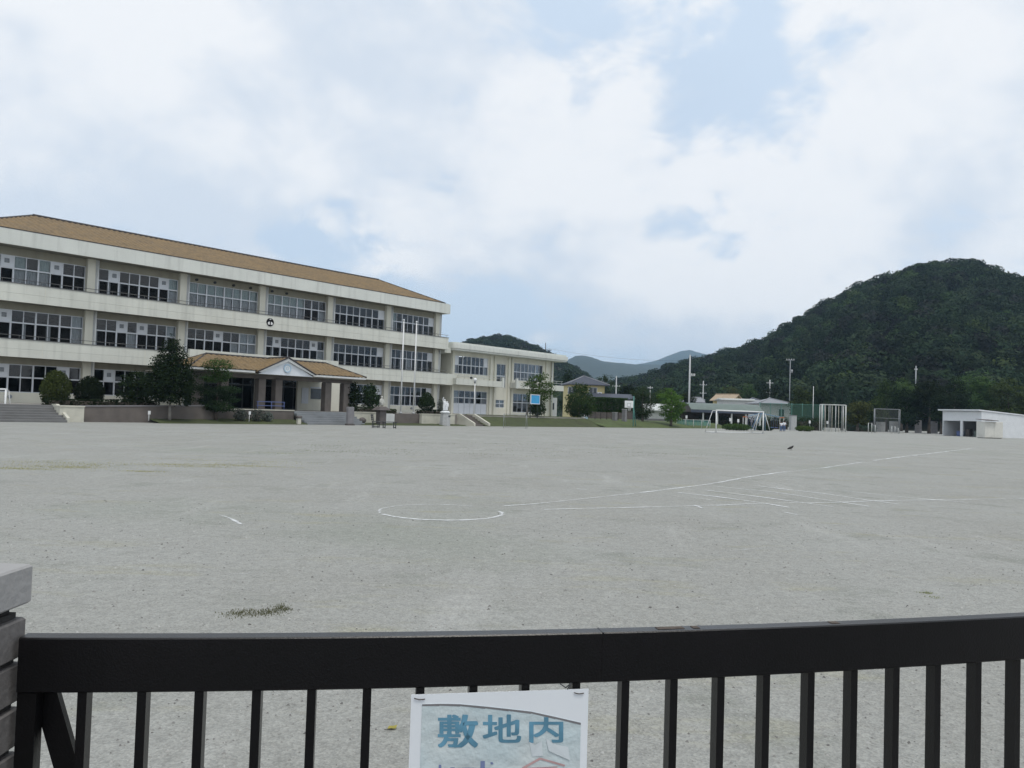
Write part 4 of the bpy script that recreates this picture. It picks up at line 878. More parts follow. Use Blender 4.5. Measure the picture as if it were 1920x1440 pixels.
# globe lamp
p, k = pbase(888.5, 781, 6.9, TER); lh = zat(890.3, 712, p.y)-TER
e = empty('globe_lamp', p, 0, 'white post lamp with round globe at the right steps', 'lamp')
MB().tube((0, 0, -.02), (0, 0, lh-.32), .05, .042, n=10).build('post', 'white_paint', e); MB().lathe([(.06, 0), (.10, .05), (.13, .14), (.10, .16)], (0, 0, lh-.33), 10).build('collar', 'metal_grey', e)
MB().sphere((0, 0, lh), .17).build('globe', 'statue_white', e)
# white statue: two standing figures on a tapered octagonal pedestal
p, kk = pbase(834, 796, 9.0, .06); e = empty('statue_pedestal', p, SROT, 'tapered pale octagonal pedestal carrying the white statue', 'pedestal')
zp = zat(834, 771.5, p.y)-p.z; m = MB(); m.lathe([(.50, -.06), (.50, .05), (.39, zp-.14)], (0, 0, 0), 8, False); m.build('shaft', 'granite', e)
MB().lathe([(.42, 0), (.46, .05), (.46, .10), (.36, .14)], (0, 0, zp-.138), 8, False).build('cap', 'statue_white', e)
MB().box(.02, .22, -.43, -.36, zp-.46, zp-.33).build('name_plate', 'metal_dark', e)
def figure(jnt, edges, rad, name, mat, parent, loc=(0, 0, 0), sub=2, root=0):
    me = bpy.data.meshes.new(name); me.from_pydata(jnt, edges, []); me.materials.append(MATS[mat]); o = bpy.data.objects.new(name, me); COL.objects.link(o); o.parent = parent; o.location = loc
    md = o.modifiers.new('skin', 'SKIN'); md.use_smooth_shade = True
    for i, sv in enumerate(me.skin_vertices[0].data):
        r = rad[i]; sv.radius = (r, r) if not isinstance(r, tuple) else r; sv.use_root = (i == root)
    o.modifiers.new('sub', 'SUBSURF').levels = sub; o.modifiers['sub'].render_levels = sub; return o
st = empty('statue', p+Vector((0, 0, zp)), SROT, 'white statue of two figures, one arm raised, on the octagonal pedestal', 'statue')
MB().lathe([(.34, 0), (.32, .05)], (0, 0, .0), 8, False).build('plinth', 'statue_white', st)
sh = zat(834, 743.5, p.y)-zp-p.z
def statue_fig(x, h, raised):
    J = [(x, 0, .48*h), (x, 0, .62*h), (x, -.02, .76*h), (x, -.02, .84*h), (x, -.03, .93*h), (x, -.03, 1.0*h), (x-.07, 0, .46*h), (x-.09, -.02, .25*h), (x-.09, 0, .04), (x+.07, 0, .46*h), (x+.08, .03, .25*h), (x+.09, .02, .04),
         (x-.13, 0, .77*h), (x-.20, 0, .60*h if not raised else .95*h), (x-.17, -.08, .47*h if not raised else 1.16*h), (x+.13, 0, .77*h), (x+.2, .02, .60*h), (x+.17, -.05, .46*h)]
    E_ = [(0,1),(1,2),(2,3),(3,4),(4,5),(0,6),(6,7),(7,8),(0,9),(9,10),(10,11),(2,12),(12,13),(13,14),(2,15),(15,16),(16,17)]
    Rr = [.13,.12,.13,.05,.09,.06,.09,.07,.05,.09,.07,.05,.06,.045,.035,.06,.045,.035]
    return figure(J, E_, Rr, 'figure', 'statue_white', st, (0, 0, .04))
statue_fig(-.13, sh*.80, True); statue_fig(.16, sh*.66, False)
# dark stone slab
p = ground(656, 797.5); e = empty('stone_slab', p, SROT, 'upright grey violet stone slab at the foot of the porch steps', 'monument'); kk = p.y/FPX; hz = zat(656, 763, p.y)
MB().cham(-7*kk, 7*kk, -.12, .14, .10, hz, .03).build('slab', 'stone_grey', e); MB().cham(-7.6*kk, 7.6*kk, -.2, .22, -.02, .11, .02).build('base', 'stone_dark', e)
# stone monument: broad cap on a pillar, pale figure above
p, k = pbase(714, 797, 8.9, .06); e = empty('stone_monument', p, SROT, 'brown stone pillar under a broad cap with a pale figure on top', 'monument')
z1, z2, z3 = zat(714, 769, p.y)-p.z, zat(714, 762, p.y)-p.z, zat(716, 742, p.y)-p.z
MB().cham(-.33, .33, -.25, .25, -.05, z1-.002, .03).build('pillar', 'stone_dark', e)
m = MB(); m.add([(-.62, -.45, z1), (.62, -.45, z1), (.62, .45, z1), (-.62, .45, z1), (-.28, -.22, z2), (.28, -.22, z2), (.28, .22, z2), (-.28, .22, z2)], [(0,3,2,1),(4,5,6,7),(0,1,5,4),(1,2,6,5),(2,3,7,6),(3,0,4,7)]); m.build('cap', 'stone_dark', e)
hh = z3-z2; J = [(0,0,.05*hh),(0,0,.35*hh),(0,0,.62*hh),(0,0,.74*hh),(0,0,.88*hh),(0,0,.99*hh),(-.14,0,.60*hh),(-.2,-.05,.38*hh),(-.06,-.14,.34*hh),(.14,0,.60*hh),(.2,-.05,.38*hh),(.06,-.14,.34*hh)]
figure(J, [(0,1),(1,2),(2,3),(3,4),(4,5),(2,6),(6,7),(7,8),(2,9),(9,10),(10,11)], [.2,.15,.16,.06,.11,.08,.07,.06,.04,.07,.06,.04], 'figure', 'statue_pale', e, (0, 0, z2))
# dark slatted bench and a low table beside it
def bench(label, px, py, w, rz, back=True):
    p = ground(px, py); e = empty('garden_bench', p, rz, label, 'bench'); h = w/2
    for i in range(4): MB().cham(-h, h, -.22+i*.115, -.22+i*.115+.09, .40, .44, .008).build('seat_slat', 'metal_dark', e)
    if back:
        for i in range(3): MB().cham(-h, h, .25+i*.02, .28+i*.02, .52+i*.13, .61+i*.13, .008).build('back_slat', 'metal_dark', e)
    for x in (-h+.08, h-.12):
        m = MB(); m.box(x, x+.05, -.20, -.15, 0, .40); m.box(x, x+.05, .18, .23, 0, .398); m.box(x, x+.05, -.20, .23, .04, .09)
        if back: m.add([(x, .2, .40), (x+.05, .2, .40), (x+.05, .24, .40), (x, .24, .40), (x, .285, .92), (x+.05, .285, .92), (x+.05, .325, .92), (x, .325, .92)], [(0,3,2,1),(4,5,6,7),(0,1,5,4),(1,2,6,5),(2,3,7,6),(3,0,4,7)])
        m.build('leg', 'metal_dark', e)
    return e
bench('dark slatted bench with backrest in front of the stone monument', 705, 802, .75, SROT+R(40))
bench('low dark backless bench right of the slatted bench', 730, 803, .95, SROT-R(20), False)
# marker posts with white plates
def marker(label, px, py, h, off=None, z=0.0, name='marker_post', plate=.16):
    p = ground(px, py) if off is None else pbase(px, py, off, z)[0]; e = empty(name, p, SROT, label, 'sign')
    MB().tube((0, 0, -.03), (0, 0, h-.02), .03, n=6).build('post', 'white_worn', e); MB().cham(-plate/2, plate/2, -.05, -.02, h-.22, h, .005).build('plate', 'white_paint', e); return e
marker('small white name plate on a post left of the conical tree', 279, 783, .58, 8.4, .15)
marker('white two part marker post among the silvery shrubs', 467, 791, .75, 8.7, .09)
p = pbase(560, 795, 9.25, .02)[0]; e = empty('stone_lantern', p, SROT, 'small cream stone post with dark cap before the porch steps', 'stone post')
MB().cham(-.14, .14, -.12, .12, -.02, .42, .03).build('post', 'cream_block', e); MB().cham(-.2, .2, -.17, .17, .422, .60, .05).build('cap', 'stone_dark', e)
p = pbase(679, 792, 8.3, .10)[0]; e = empty('boulder', p, .4, 'small dark boulder against the cream planter wall', 'rock')
m = MB(); m.sphere((0, 0, .22), .30, 10, 7, .8); m.v = [(x*1.1+random.uniform(-.03, .03), y*.6+random.uniform(-.03, .03), z+random.uniform(-.03, .03)) for x, y, z in m.v]; m.build('rock', 'stone_dark', e)
# blue notice board before the annex tree
p, k = pbase(1002, 784, 7.4, .80); e = empty('notice_board', p, SROT, 'bright blue board on posts in front of the annex tree', 'board')
zt_, zb_ = zat(1002, 741, p.y)-p.z, zat(1002, 756.5, p.y)-p.z; w2 = .66
MB().box(-w2, w2, -.04, .03, zb_, zt_).build('panel', 'sky_blue_board', e)
m = MB(); m.box(-w2-.06, w2+.06, -.07, .05, zt_+.002, zt_+.07); m.box(-w2-.06, w2+.06, -.07, .05, zb_-.07, zb_-.002); m.box(-w2-.06, -w2-.002, -.07, .05, zb_, zt_); m.box(w2+.002, w2+.06, -.07, .05, zb_, zt_); m.build('frame', 'panel_white', e)
for x in (-w2+.1, w2-.1): MB().tube((x, .09, -.1), (x, .09, zt_), .035, n=6).build('post', 'metal_dark', e)

# trees before the annex
p, k = pbase(1010, 784, 6.6, .95)
def zr(px, py): return zat(px, py, p.y)-p.z
lob = [((x-1010)*k, random.uniform(-.6, .6), zr(x, y), w*k, w*k, h*k) for x, y, w, h in ((1000, 712, 16, 9), (1015, 706, 11, 7), (990, 722, 14, 6), (1022, 722, 18, 7), (1008, 731, 17, 10), (1028, 735, 12, 6), (996, 742, 12, 8), (1016, 745, 13, 9))]
tree('loose_tree', 'airy green tree with spreading branches before the annex balcony', p, lob, ((-8)*k, 0, zr(1004, 712)), .10, 3000, .15, 'leaf_mid', 'bark_pale', trunk_base=(-24*k, .1, -.1), clump=9, crad=.18)
shrub('dark_shrub', 'small dark tree behind the blue board', 1008, 748, 786, 17, 6.9, .95, 'leaf_dark', 1700, .14, cat='tree')
p, k = pbase(1086, 792, 5.5, .9)
lob = [((x-1086)*k, random.uniform(-.8, .8), zat(x, y, p.y)-.9, w*k, w*k, h*k) for x, y, w, h in ((1088, 730, 16, 12), (1076, 748, 16, 14), (1097, 748, 14, 14), (1086, 756, 24, 16), (1072, 768, 13, 12), (1100, 768, 12, 12), (1085, 775, 18, 10))]
tree('round_tree', 'round bushy green tree between the annex and the yellow house', p, lob, (0, 0, zat(1086, 735, p.y)-.9), .14, 7500, .16, 'leaf_mid', clump=9, crad=.2)

# ================================================================ RIGHT SIDE OF THE FIELD
def px_tree(name, label, px, pyb, Y, zb, blobs, n, size, mat, tr=.14, bark='bark', group=None, ttop=None, clump=9, crad=.22, **kw):
    p = at(px, pyb, Y); p.z = zb; k = Y/FPX
    lob = [((x-px)*k, random.uniform(-.4, .4)*w*k, zat(x, y, Y)-zb, w*k, w*k, h*k) for x, y, w, h in blobs]
    zt = max(l[2] for l in lob) if ttop is None else zat(px, ttop, Y)-zb
    return tree(name, label, p, lob, (0, 0, zt), tr, n, size, mat, bark, group, clump=clump, crad=crad, **kw)
# hedge screen with bare stems
e = empty('tall_hedge', at(1141, 790, 99), SROT*.55, 'tall clipped hedge screen on bare stems behind the basketball hoop', 'hedge'); e.location.z = .7; hz0, hz1 = zat(1141, 772, 99)-.7, zat(1141, 746, 99)-.7
foliage('foliage', [(-1.9+i*.95, 0, (hz0+hz1)/2, .55, .6, (hz1-hz0)/2*random.uniform(.95, 1.06), 'b') for i in range(5)], 7500, .17, 'leaf_mid', e)
for x in (-2.0, -1.2, -.3, .5, 1.4, 2.1): MB().path([(x, 0, -.05), (x+.05, .03, hz0*.6), (x, 0, hz0+.5)], [.06, .05, .03], 6).build('stem', 'bark', e)
MB().box(-2.1, 2.1, -.2, .2, hz0+.3, hz1-.5).build('branches', 'soil', e)
px_tree('dark_pine', 'dark irregular pine behind the basketball hoop', 1204, 800, 96, .35, [(1203, 731, 10, 6), (1192, 738, 12, 6), (1214, 742, 13, 7), (1198, 750, 15, 8), (1216, 756, 12, 7), (1190, 765, 12, 8), (1210, 769, 15, 9), (1203, 778, 14, 8)], 4200, .16, 'leaf_dark')
px_tree('layered_tree', 'bright layered tree left of the dark gabled shelter', 1258, 802, 96, .3, [(1255, 734, 10, 7), (1245, 743, 14, 6), (1265, 746, 14, 6), (1255, 754, 22, 7), (1275, 759, 12, 5), (1250, 765, 17, 7), (1270, 769, 15, 7), (1258, 777, 20, 7), (1262, 786, 16, 6)], 5600, .16, 'leaf_bright', crad=.16)
# basketball hoop
p = at(1187, 801, 88); p.z = .2; e = empty('basketball_hoop', p, R(8), 'green basketball stand with white backboard on the grass verge', 'basketball hoop')
bz0, bz1 = zat(1177, 764.5, 88)-.2, zat(1177, 751.5, 88)-.2
m = MB(); m.tube((0, 0, -.05), (0, .0, bz1+.55), .06, n=8); m.tube((.55, .8, -.05), (0, 0, bz0+.1), .045, n=8); m.tube((0, 0, bz0+.4), (-.5, -.35, bz0+.4), .04, n=8); m.tube((0, 0, bz0+.1), (-.5, -.35, bz0+.15), .03, n=8); m.build('post', 'green_metal', e)
bb = MB().cham(-1.13, -.17, -.42, -.37, bz0, bz1, .01).build('backboard', 'white_paint', e)
m = MB(); x0, x1, za, zb2 = -.86, -.44, bz0+.12, bz0+.46
for b4 in ((x0, x1, za, za+.035), (x0, x1, zb2, zb2+.035), (x0, x0+.035, za+.036, zb2-.001), (x1-.035, x1, za+.036, zb2-.001)): m.box(b4[0], b4[1], -.428, -.421, b4[2], b4[3])
m.build('target_square', 'metal_grey', bb)
m = MB(); [m.tube((-.65+.2*math.cos(a), -.66+.2*math.sin(a), bz0+.06), (-.65+.2*math.cos(a+.4), -.66+.2*math.sin(a+.4), bz0+.06), .012, n=5) for a in np.arange(0, 6.28, .4)]; m.build('rim', 'metal_dark', e)
m = MB(); [m.tube((-.65+.19*math.cos(a), -.66+.19*math.sin(a), bz0+.05), (-.65+.10*math.cos(a+.5), -.66+.10*math.sin(a+.5), bz0-.35), .008, n=4) for a in np.arange(0, 6.28, .5)]; m.build('net', 'white_worn', e)
# stone posts and white sloped box by the hedge
for px, y0, y1, w, lab in ((1152.5, 773, 790, 8.5, 'low square stone post below the tall hedge'), (1170.5, 767, 791, 7, 'taller narrow stone post beneath the backboard')):
    p = at(px, y1, 92); p.z = .6; k = 92/FPX; e = empty('stone_post', p, SROT, lab, 'stone post'); h = zat(px, y0, 92)-.6
    MB().cham(-w*k/2, w*k/2, -.22, .22, -.05, h-.06, .025).build('shaft', 'stone_grey', e); MB().cham(-w*k/2-.03, w*k/2+.03, -.25, .25, h-.058, h, .02).build('cap', 'granite', e)
p = at(1093, 786, 93); p.z = .72; e = empty('sloped_box', p, R(12), 'white box with sloping top under the round bushy tree', 'box'); h = zat(1088, 771, 93)-.72
m = MB(); m.prism([(-.42, -.02), (.50, -.02), (.50, h*.42), (-.12, h), (-.42, h)], 'y', -.3, .4); m.build('box_body', 'white_paint', e); MB().box(.10, .49, -.31, -.302, .05, h*.36).build('side_panel', 'emblem_blue', e)
# white outbuilding behind the pine
p = at(1236, 800, 108); p.z = 0; e = empty('outbuilding', p, R(-8), 'small white outbuilding with pale roof behind the pine', 'building'); k = 108/FPX
zt_ = zat(1236, 771, 108); MB().box(-1.9, 1.7, 0, 4, 1.0, zt_).build('wall', 'house_white', e); MB().box(-1.95, 1.75, -.06, 4.05, -.05, .998).build('base_wall', 'stone_grey', e)
m = MB(); m.prism([(-.45, zt_+.01), (2, zt_+.9), (4.4, zt_+.01), (4.4, zt_+.12), (2, zt_+1.03), (-.45, zt_+.14)], 'x', -2.3, 2.1); m.build('roof', 'pale_metal', e)
# green railing fence
p = at(1300, 800, 100); p.z = .0; e = empty('railing_fence', p, R(3), 'low pale green railing fence before the dark gabled shelter', 'fence'); z1 = zat(1300, 787.5, 100)
for x in np.linspace(-2.1, 2.1, 5): MB().tube((x, 0, -.05), (x, 0, z1+.08), .035, n=6).build('fence_post', 'pale_metal', e)
for i in range(24): MB().box(-2.05+i*.178, -2.05+i*.178+.11, -.012, .012, .35, z1).build('slat', 'green_metal', e)
MB().box(-2.12, 2.12, -.03, -.013, z1+.002, z1+.05).build('top_rail', 'pale_metal', e)
# gabled shelter
p = at(1350, 800, 112); p.z = 0; e = empty('open_shelter', p, R(4), 'long open shelter with green roof and curved dark gable end', 'shelter'); k = 112/FPX
xa, xb = (1288-1350)*k, (1424-1350)*k; ze, zr_ = zat(1350, 769, 112), zat(1350, 756.5, 112); zl = zat(1293, 756, 112)
def curved(off, th):
    up_ = [(-1.5+i*3.0/10*1.0, ze+off+(zr_-ze)*math.sin(i/10*math.pi/2)**.9) for i in range(11)]; dn = [(1.5+(i+1)*3/10, ze+off+(zr_-ze)*math.cos((i+1)/10*math.pi/2)**.9) for i in range(10)]
    o = up_+dn; return o+[(y, z-th) for y, z in o[::-1]]
m = MB(); m.prism(curved(.0, .10), 'x', xa, xb); m.build('roof', 'roof_green', e)
m = MB(); m.prism([(y, z-.11) for y, z in curved(0, .01)[:21]] + [(4.5, ze-.35), (-1.5, ze-.35)], 'x', xa+.1, xa+.25); m.build('gable_panel', 'wood_dark', e)
MB().box(xa-.02, xb, -1.56, -1.42, ze-.42, ze-.06).build('eaves_board', 'roof_navy', e)
for x in np.linspace(xa+1.8, xb-.3, 5): MB().box(x-.09, x+.09, -1.3, -1.12, -.05, ze-.42).build('post', 'pale_metal', e)
MB().box(xa+.3, xb, 4.0, 4.15, -.05, ze-.1).build('back_wall', 'wood_dark', e)
# green sports net fence
p = at(1483, 782, 120); p.z = 0; e = empty('net_fence', p, R(2), 'tall green mesh fence before the grey roofed house', 'fence'); k = 120/FPX; x0, x1 = (1424-1483)*k, (1545-1483)*k; z1 = zat(1483, 757.5, 120)
m = MB(); m.add([(x0, 0, .3), (x1, 0, .3), (x1, 0, z1), (x0, 0, z1)], [(0,1,2,3)]); m.build('mesh', 'net_green', e)
for i, x in enumerate(np.linspace(x0, x1, 7)): MB().tube((x, .03, -.05), (x, .03, z1+.1), .04, n=6).build('fence_post', 'green_metal', e)
for z in (z1, 1.6): MB().tube((x0, .03, z), (x1, .03, z), .025, n=5).build('rail', 'green_metal', e)
# dark hedge bands and low clipped shrubs
def low_shrub(label, px0, px1, y0, y1, Y, mat, n):
    px = (px0+px1)/2; p = at(px, y1, Y); p.z = 0; k = Y/FPX; r = (px1-px0)/2*k; h = zat(px, y0, Y); e = empty('low_shrub', p, 0, label, 'shrub')
    foliage('foliage', [(0, 0, h*.45, r, .8, h*.5), (-r*.45, 0, h*.42, r*.55, .7, h*.45), (r*.45, .1, h*.42, r*.55, .7, h*.46)], n, .13, mat, e); MB().tube((0, 0, -.05), (0, 0, h*.5), .08, n=6).build('stem', 'bark', e)
low_shrub('low wide clipped shrub behind the goal left post', 1352, 1410, 793, 806, 93, 'leaf_mid', 2600)
low_shrub('low dark shrub behind the swing frame', 1412, 1452, 797, 807, 98, 'leaf_dark', 1700)
low_shrub('low clipped shrub left of the climbing poles', 1490, 1527, 797, 808, 103, 'leaf_mid', 1700)
def back_hedge(label, px0, px1, y0, Y, mat, n):
    px = (px0+px1)/2; p = at(px, 800, Y); p.z = 0; k = Y/FPX; h = zat(px, y0, Y); w = (px1-px0)*k; c = max(2, int(w/1.3)); e = empty('back_hedge', p, 0, label, 'hedge')
    foliage('foliage', [(-w/2+(i+.5)*w/c, random.uniform(-.3, .3), h*.5, w/c*.75, .9, h*.5*random.uniform(.85, 1.1)) for i in range(c)], n, .16, mat, e); MB().box(-w/2+.2, w/2-.2, .1, .5, -.05, h*.6).build('branches', 'soil', e)
back_hedge('dark shaded hedge under the long open shelter', 1308, 1424, 778, 113.5, 'leaf_dark', 3200)
back_hedge('dark reddish hedge below the green mesh fence', 1428, 1480, 779, 116, 'leaf_dark', 2000)
back_hedge('dark hedge between the concrete post and the climbing poles', 1494, 1545, 779, 114, 'leaf_dark', 2200)
back_hedge('blue green hedge between climbing poles and ball cage', 1588, 1640, 796, 121, 'leaf_bluegreen', 1400)
p = at(1486.5, 800, 108); p.z = 0; e = empty('concrete_post', p, R(10), 'square pale concrete post below the mesh fence', 'post'); h = zat(1486, 780, 108)
MB().cham(-.40, .40, -.3, .3, -.05, h, .03).build('shaft', 'granite', e); MB().cham(-.44, .44, -.34, .34, h+.002, h+.1, .03).build('cap', 'stone_grey', e)
for px, py, Y, h, lab in ((1287, 786, 99, 1.2, 'white plate on the railing fence'), (1369, 795, 95, 1.05, 'white plate above the clipped shrub behind the goal'), (1384, 795, 95, .95, 'small white plate beside the swing end frame'), (1518, 800, 105, 1.05, 'white plate on a post left of the climbing poles'), (1409, 800, 97, 1.0, 'dull pink plate between swing and shrub'), (1551, 808, 109, 1.05, 'white plate hung among the climbing poles')):
    p = at(px, py, Y); p.z = 0; e = empty('plant_sign', p, 0, lab, 'sign'); MB().tube((0, 0, -.03), (0, 0, h), .02, n=5).build('stake', 'metal_grey', e); MB().cham(-.12, .12, -.035, -.01, h-.02, h+.36, .005).build('plate', 'white_paint' if 'pink' not in lab else 'stone_grey', e)
# soccer goals
def goal(label, p, rz, w, h, dep, bar, net, mat='white_paint', top=.5):
    e = empty('soccer_goal', p, rz, label, 'goal'); x = w/2
    MB().tube((-x, 0, -.02), (-x, 0, h), bar, n=8).build('post', mat, e); MB().tube((x, 0, -.02), (x, 0, h), bar, n=8).build('post', mat, e)
    MB().tube((-x-bar, 0, h), (x+bar, 0, h), bar, n=8).build('crossbar', mat, e)
    for s in (-x, x): MB().path([(s, 0, h-.03), (s, top, h-.05), (s, dep, .05)], bar*.55, 6).build('side_stay', mat, e)
    m = MB(); m.tube((-x, dep, .04), (x, dep, .04), bar*.6, n=6); m.tube((-x, 0, .04), (-x, dep, .04), bar*.6, n=6); m.tube((x, 0, .04), (x, dep, .04), bar*.6, n=6); m.build('ground_frame', mat, e)
    if net:
        m = MB(); m.add([(-x, top, h-.06), (x, top, h-.06), (x, dep, .05), (-x, dep, .05), (-x, .0, h-.05), (x, 0, h-.05)], [(0,1,2,3),(4,5,1,0)]); m.build('net', net, e)
    return e
pl, pr = ground(1341, 812), ground(1430, 813); pl = ground(1404-61, 811.5); pc = (pl+pr)/2
gl, gr_ = ground(1342.5, 811.6), ground(1430.5, 813.2)
gc = (gl+gr_)/2; gdir = (gr_-gl); gang = math.atan2(gdir.y, gdir.x); gh = zat(1430, 772.5, gr_.y)
goal('white soccer goal frame on the far side of the field', gc, gang+0, gdir.length, gh, 1.4, .06, None)
p = ground(8, 789); p2 = ground(-120, 786); gc2 = (p+p2)/2; dd = p-p2; goal('white soccer goal standing before the left steps', gc2, math.atan2(dd.y, dd.x), dd.length, zat(7, 730, p.y), 1.3, .05, 'net_white')
p = ground(944, 802.5); p2 = ground(986, 804); dd = p2-p; goal('small dark net goal at the foot of the annex grass bank', (p+p2)/2, math.atan2(dd.y, dd.x), dd.length, 1.15, .8, .018, 'net_dark', 'metal_grey', .3)
# swing with lowered wings, blue with orange joints
Y = 96; k = Y/FPX; p = at(1431, 807, Y); p.z = 0; e = empty('swing_set', p, R(5), 'blue swing set with sloping top bars and orange joints', 'swing set')
X = lambda px: (px-1431)*k
za, ze = zat(1431, 776, Y), zat(1395, 781.5, Y); xl, xc0, xc1, xr = X(1395), X(1421), X(1434), X(1466)
for px0, px1, xt, rr_, mt in ((1413, 1420, xc0, -.0, 'pale_metal'), (1441, 1434.5, xc1, 0, 'pale_metal'), (1420, 1426, X(1427), 1.1, 'blue_paint')):
    MB().tube((X(px0), -.5 if rr_ == 0 else rr_, -.03), (xt, 0, za), .045, n=6).build('leg', mt, e); MB().tube((X(px0), 1.0, -.03), (xt, 0, za), .045, n=6).build('leg', 'blue_paint', e)
MB().tube((xc0-.05, 0, za), (xc1+.05, 0, za), .05, n=6).build('top_bar', 'blue_paint', e)
MB().tube((xc0, 0, za), (xl, -.1, ze), .045, n=6).build('top_bar', 'blue_paint', e); MB().tube((xc1, 0, za), (xr, -.1, zat(1466, 783, Y)), .045, n=6).build('top_bar', 'blue_paint', e)
for x, zz in ((xl, ze), (xr, zat(1466, 783, Y))):
    MB().box(x-.28, x+.28, -.16, -.04, zz-.05, zz+.05).build('joint_bar', 'orange_paint', e)
    for sx in (-.24, .24): MB().tube((x+sx, -.10, -.03), (x+sx, -.1, zz-.05), .035, n=6).build('leg', 'pale_metal', e)
for x in (X(1404), X(1412), X(1448), X(1456)):
    zt_ = za-(abs(x-(xc0+xc1)/2)*.14); m = MB(); m.tube((x-.12, -.05, .45), (x-.12, -.05, zt_-.1), .008, n=4); m.tube((x+.12, -.05, .45), (x+.12, -.05, zt_-.1), .008, n=4); m.box(x-.17, x+.17, -.14, .05, .40, .45); m.build('swing_seat', 'dull_blue', e)
# two children standing by the swing, seen from behind
def child(label, px, Y, h, rz, arm):
    p = at(px, 808, Y); p.z = 0; e = empty('person', p, rz, label, 'person', None); s = h
    J = [(0,0,.50),(0,0,.62),(0,-.01,.745),(0,-.01,.805),(0,-.01,.86),(0,-.012,.925),(-.055,0,.48),(-.06,-.015,.27),(-.062,.01,.05),(-.062,-.06,.02),(.055,0,.48),(.06,-.015,.27),(.065,.01,.05),(.065,-.06,.02),(-.10,0,.75),(-.135,.01,.60),(-.13,-.05,.46),(.10,0,.75),(.14,0,.60 if not arm else .66),(.13,-.06,.46 if not arm else .60)]
    E_ = [(0,1),(1,2),(2,3),(3,4),(4,5),(0,6),(6,7),(7,8),(8,9),(0,10),(10,11),(11,12),(12,13),(2,14),(14,15),(15,16),(2,17),(17,18),(18,19)]
    Rr = [.075,.068,.075,.030,.055,.050,.058,.043,.028,.022,.058,.043,.028,.022,.042,.030,.022,.042,.030,.022]
    sc = lambda q: [(a*s, b*s, c*s) for a, b, c in q]
    figure(sc(J), E_, [r*s for r in Rr], 'body', 'skin', e)
    idx = [0,1,2,14,15,17,18]; mp = {v: i for i, v in enumerate(idx)}
    Js = [J[i] for i in idx]; Js[0] = (0,0,.53); figure(sc(Js), [(mp[a], mp[b]) for a, b in E_ if a in mp and b in mp], [r*s for r in (.092,.088,.088,.056,.045,.056,.045)], 'shirt', 'shirt_white', e)
    idx = [0,6,7,8,10,11,12]; mp = {v: i for i, v in enumerate(idx)}
    figure(sc([J[i] for i in idx]), [(mp[a], mp[b]) for a, b in E_ if a in mp and b in mp], [r*s for r in (.086,.068,.054,.042,.068,.054,.042)], 'trousers', 'trousers_blue', e)
    m = MB(); m.sphere((0, .012*s, .915*s), .072*s, 12, 8, 1.12); m.build('hair', 'hair_black', e)
child('child in white shirt with one arm bent beside the swing frame', 1464.5, 95.0, 1.26, R(180+12), True)
child('taller child in white shirt and blue trousers right of the other child', 1470.2, 95.2, 1.36, R(180-15), False)
# climbing poles
Y = 108; k = Y/FPX; p = at(1562, 808.5, Y); p.z = 0; e = empty('climbing_poles', p, R(4), 'tall white frame with a row of climbing poles', 'climbing frame'); zt_ = zat(1562, 759, Y); xl, xr = (1540-1562)*k, (1586-1562)*k
for x in (xl, xr): MB().tube((x, 0, -.03), (x, 0, zt_), .085, n=8).build('corner_post', 'pale_metal', e); MB().tube((x+.12, .9, -.03), (x+.12, .9, zt_), .05, n=8).build('corner_post', 'white_worn', e); MB().tube((x, 0, zt_), (x+.12, .9, zt_), .05, n=6).build('top_bar', 'white_worn', e)
MB().tube((xl, 0, zt_), (xr, 0, zt_), .06, n=8).build('top_bar', 'pale_metal', e); MB().tube((xl+.12, .9, zt_), (xr+.12, .9, zt_), .05, n=8).build('top_bar', 'white_worn', e)
for i in range(6): x = xl+(xr-xl)*(i+1)/7+random.uniform(-.03, .03); MB().tube((x, .05, -.03), (x, .05, zt_), .033, n=6).build('climbing_pole', 'pale_metal' if i % 2 else 'cream_block', e)
for i in range(4): x = xl+.3+(xr-xl)*(i+.5)/4; MB().tube((x, .85, -.03), (x, .85, zt_), .03, n=6).build('climbing_pole', 'metal_grey', e)
# ball cage frame and exercise bars
Y = 110; k = Y/FPX; p = at(1665, 811.5, Y); p.z = 0; e = empty('pipe_structure', p, R(-6), 'tall grey pipe frame with side bars left of the white shed', 'frame'); zt_ = zat(1665, 767, Y); xl, xr = (1641-1665)*k, (1686-1665)*k
for x in (xl, xr):
    for y in (0, 1.3): MB().tube((x+y*.25, y, -.03), (x+y*.25, y, zt_), .032, n=6).build('post', 'metal_grey', e)
for a_, b_ in (((xl, 0), (xr, 0)), ((xl+.32, 1.3), (xr+.32, 1.3)), ((xl, 0), (xl+.32, 1.3)), ((xr, 0), (xr+.32, 1.3))): MB().tube((*a_, zt_), (*b_, zt_), .03, n=6).build('top_rail', 'metal_grey', e)
MB().tube((xl, 0, zt_*.62), (xr, 0, zt_*.62), .02, n=5).build('mid_rail', 'metal_grey', e)
m = MB(); m.add([(xl+.05, .02, .2), (xr-.05, .02, .2), (xr-.05, .02, zt_-.05), (xl+.05, .02, zt_-.05)], [(0,1,2,3)]); m.build('net', 'net_dense', e)
for lab, pa, pb, hts in (('low exercise bars left of the tall pipe frame', 1628, 1641, (1.35, 1.1)), ('pair of pale exercise bars inside the pipe frame', 1672, 1684, (1.0, .8))):
    q = at(pa, 811, 107); q.z = 0; e = empty('exercise_bars', q, 0, lab, 'bars'); w = (pb-pa)*107/FPX/2
    for i in range(3): MB().tube((i*w, 0, -.03), (i*w, 0, hts[0] if i < 2 else hts[1]), .045, n=6).build('upright', 'pale_metal', e)
    for i in range(2): MB().tube((i*w, 0, hts[i]-.03), ((i+1)*w, 0, hts[i]-.03), .022, n=6).build('bar', 'metal_grey', e)
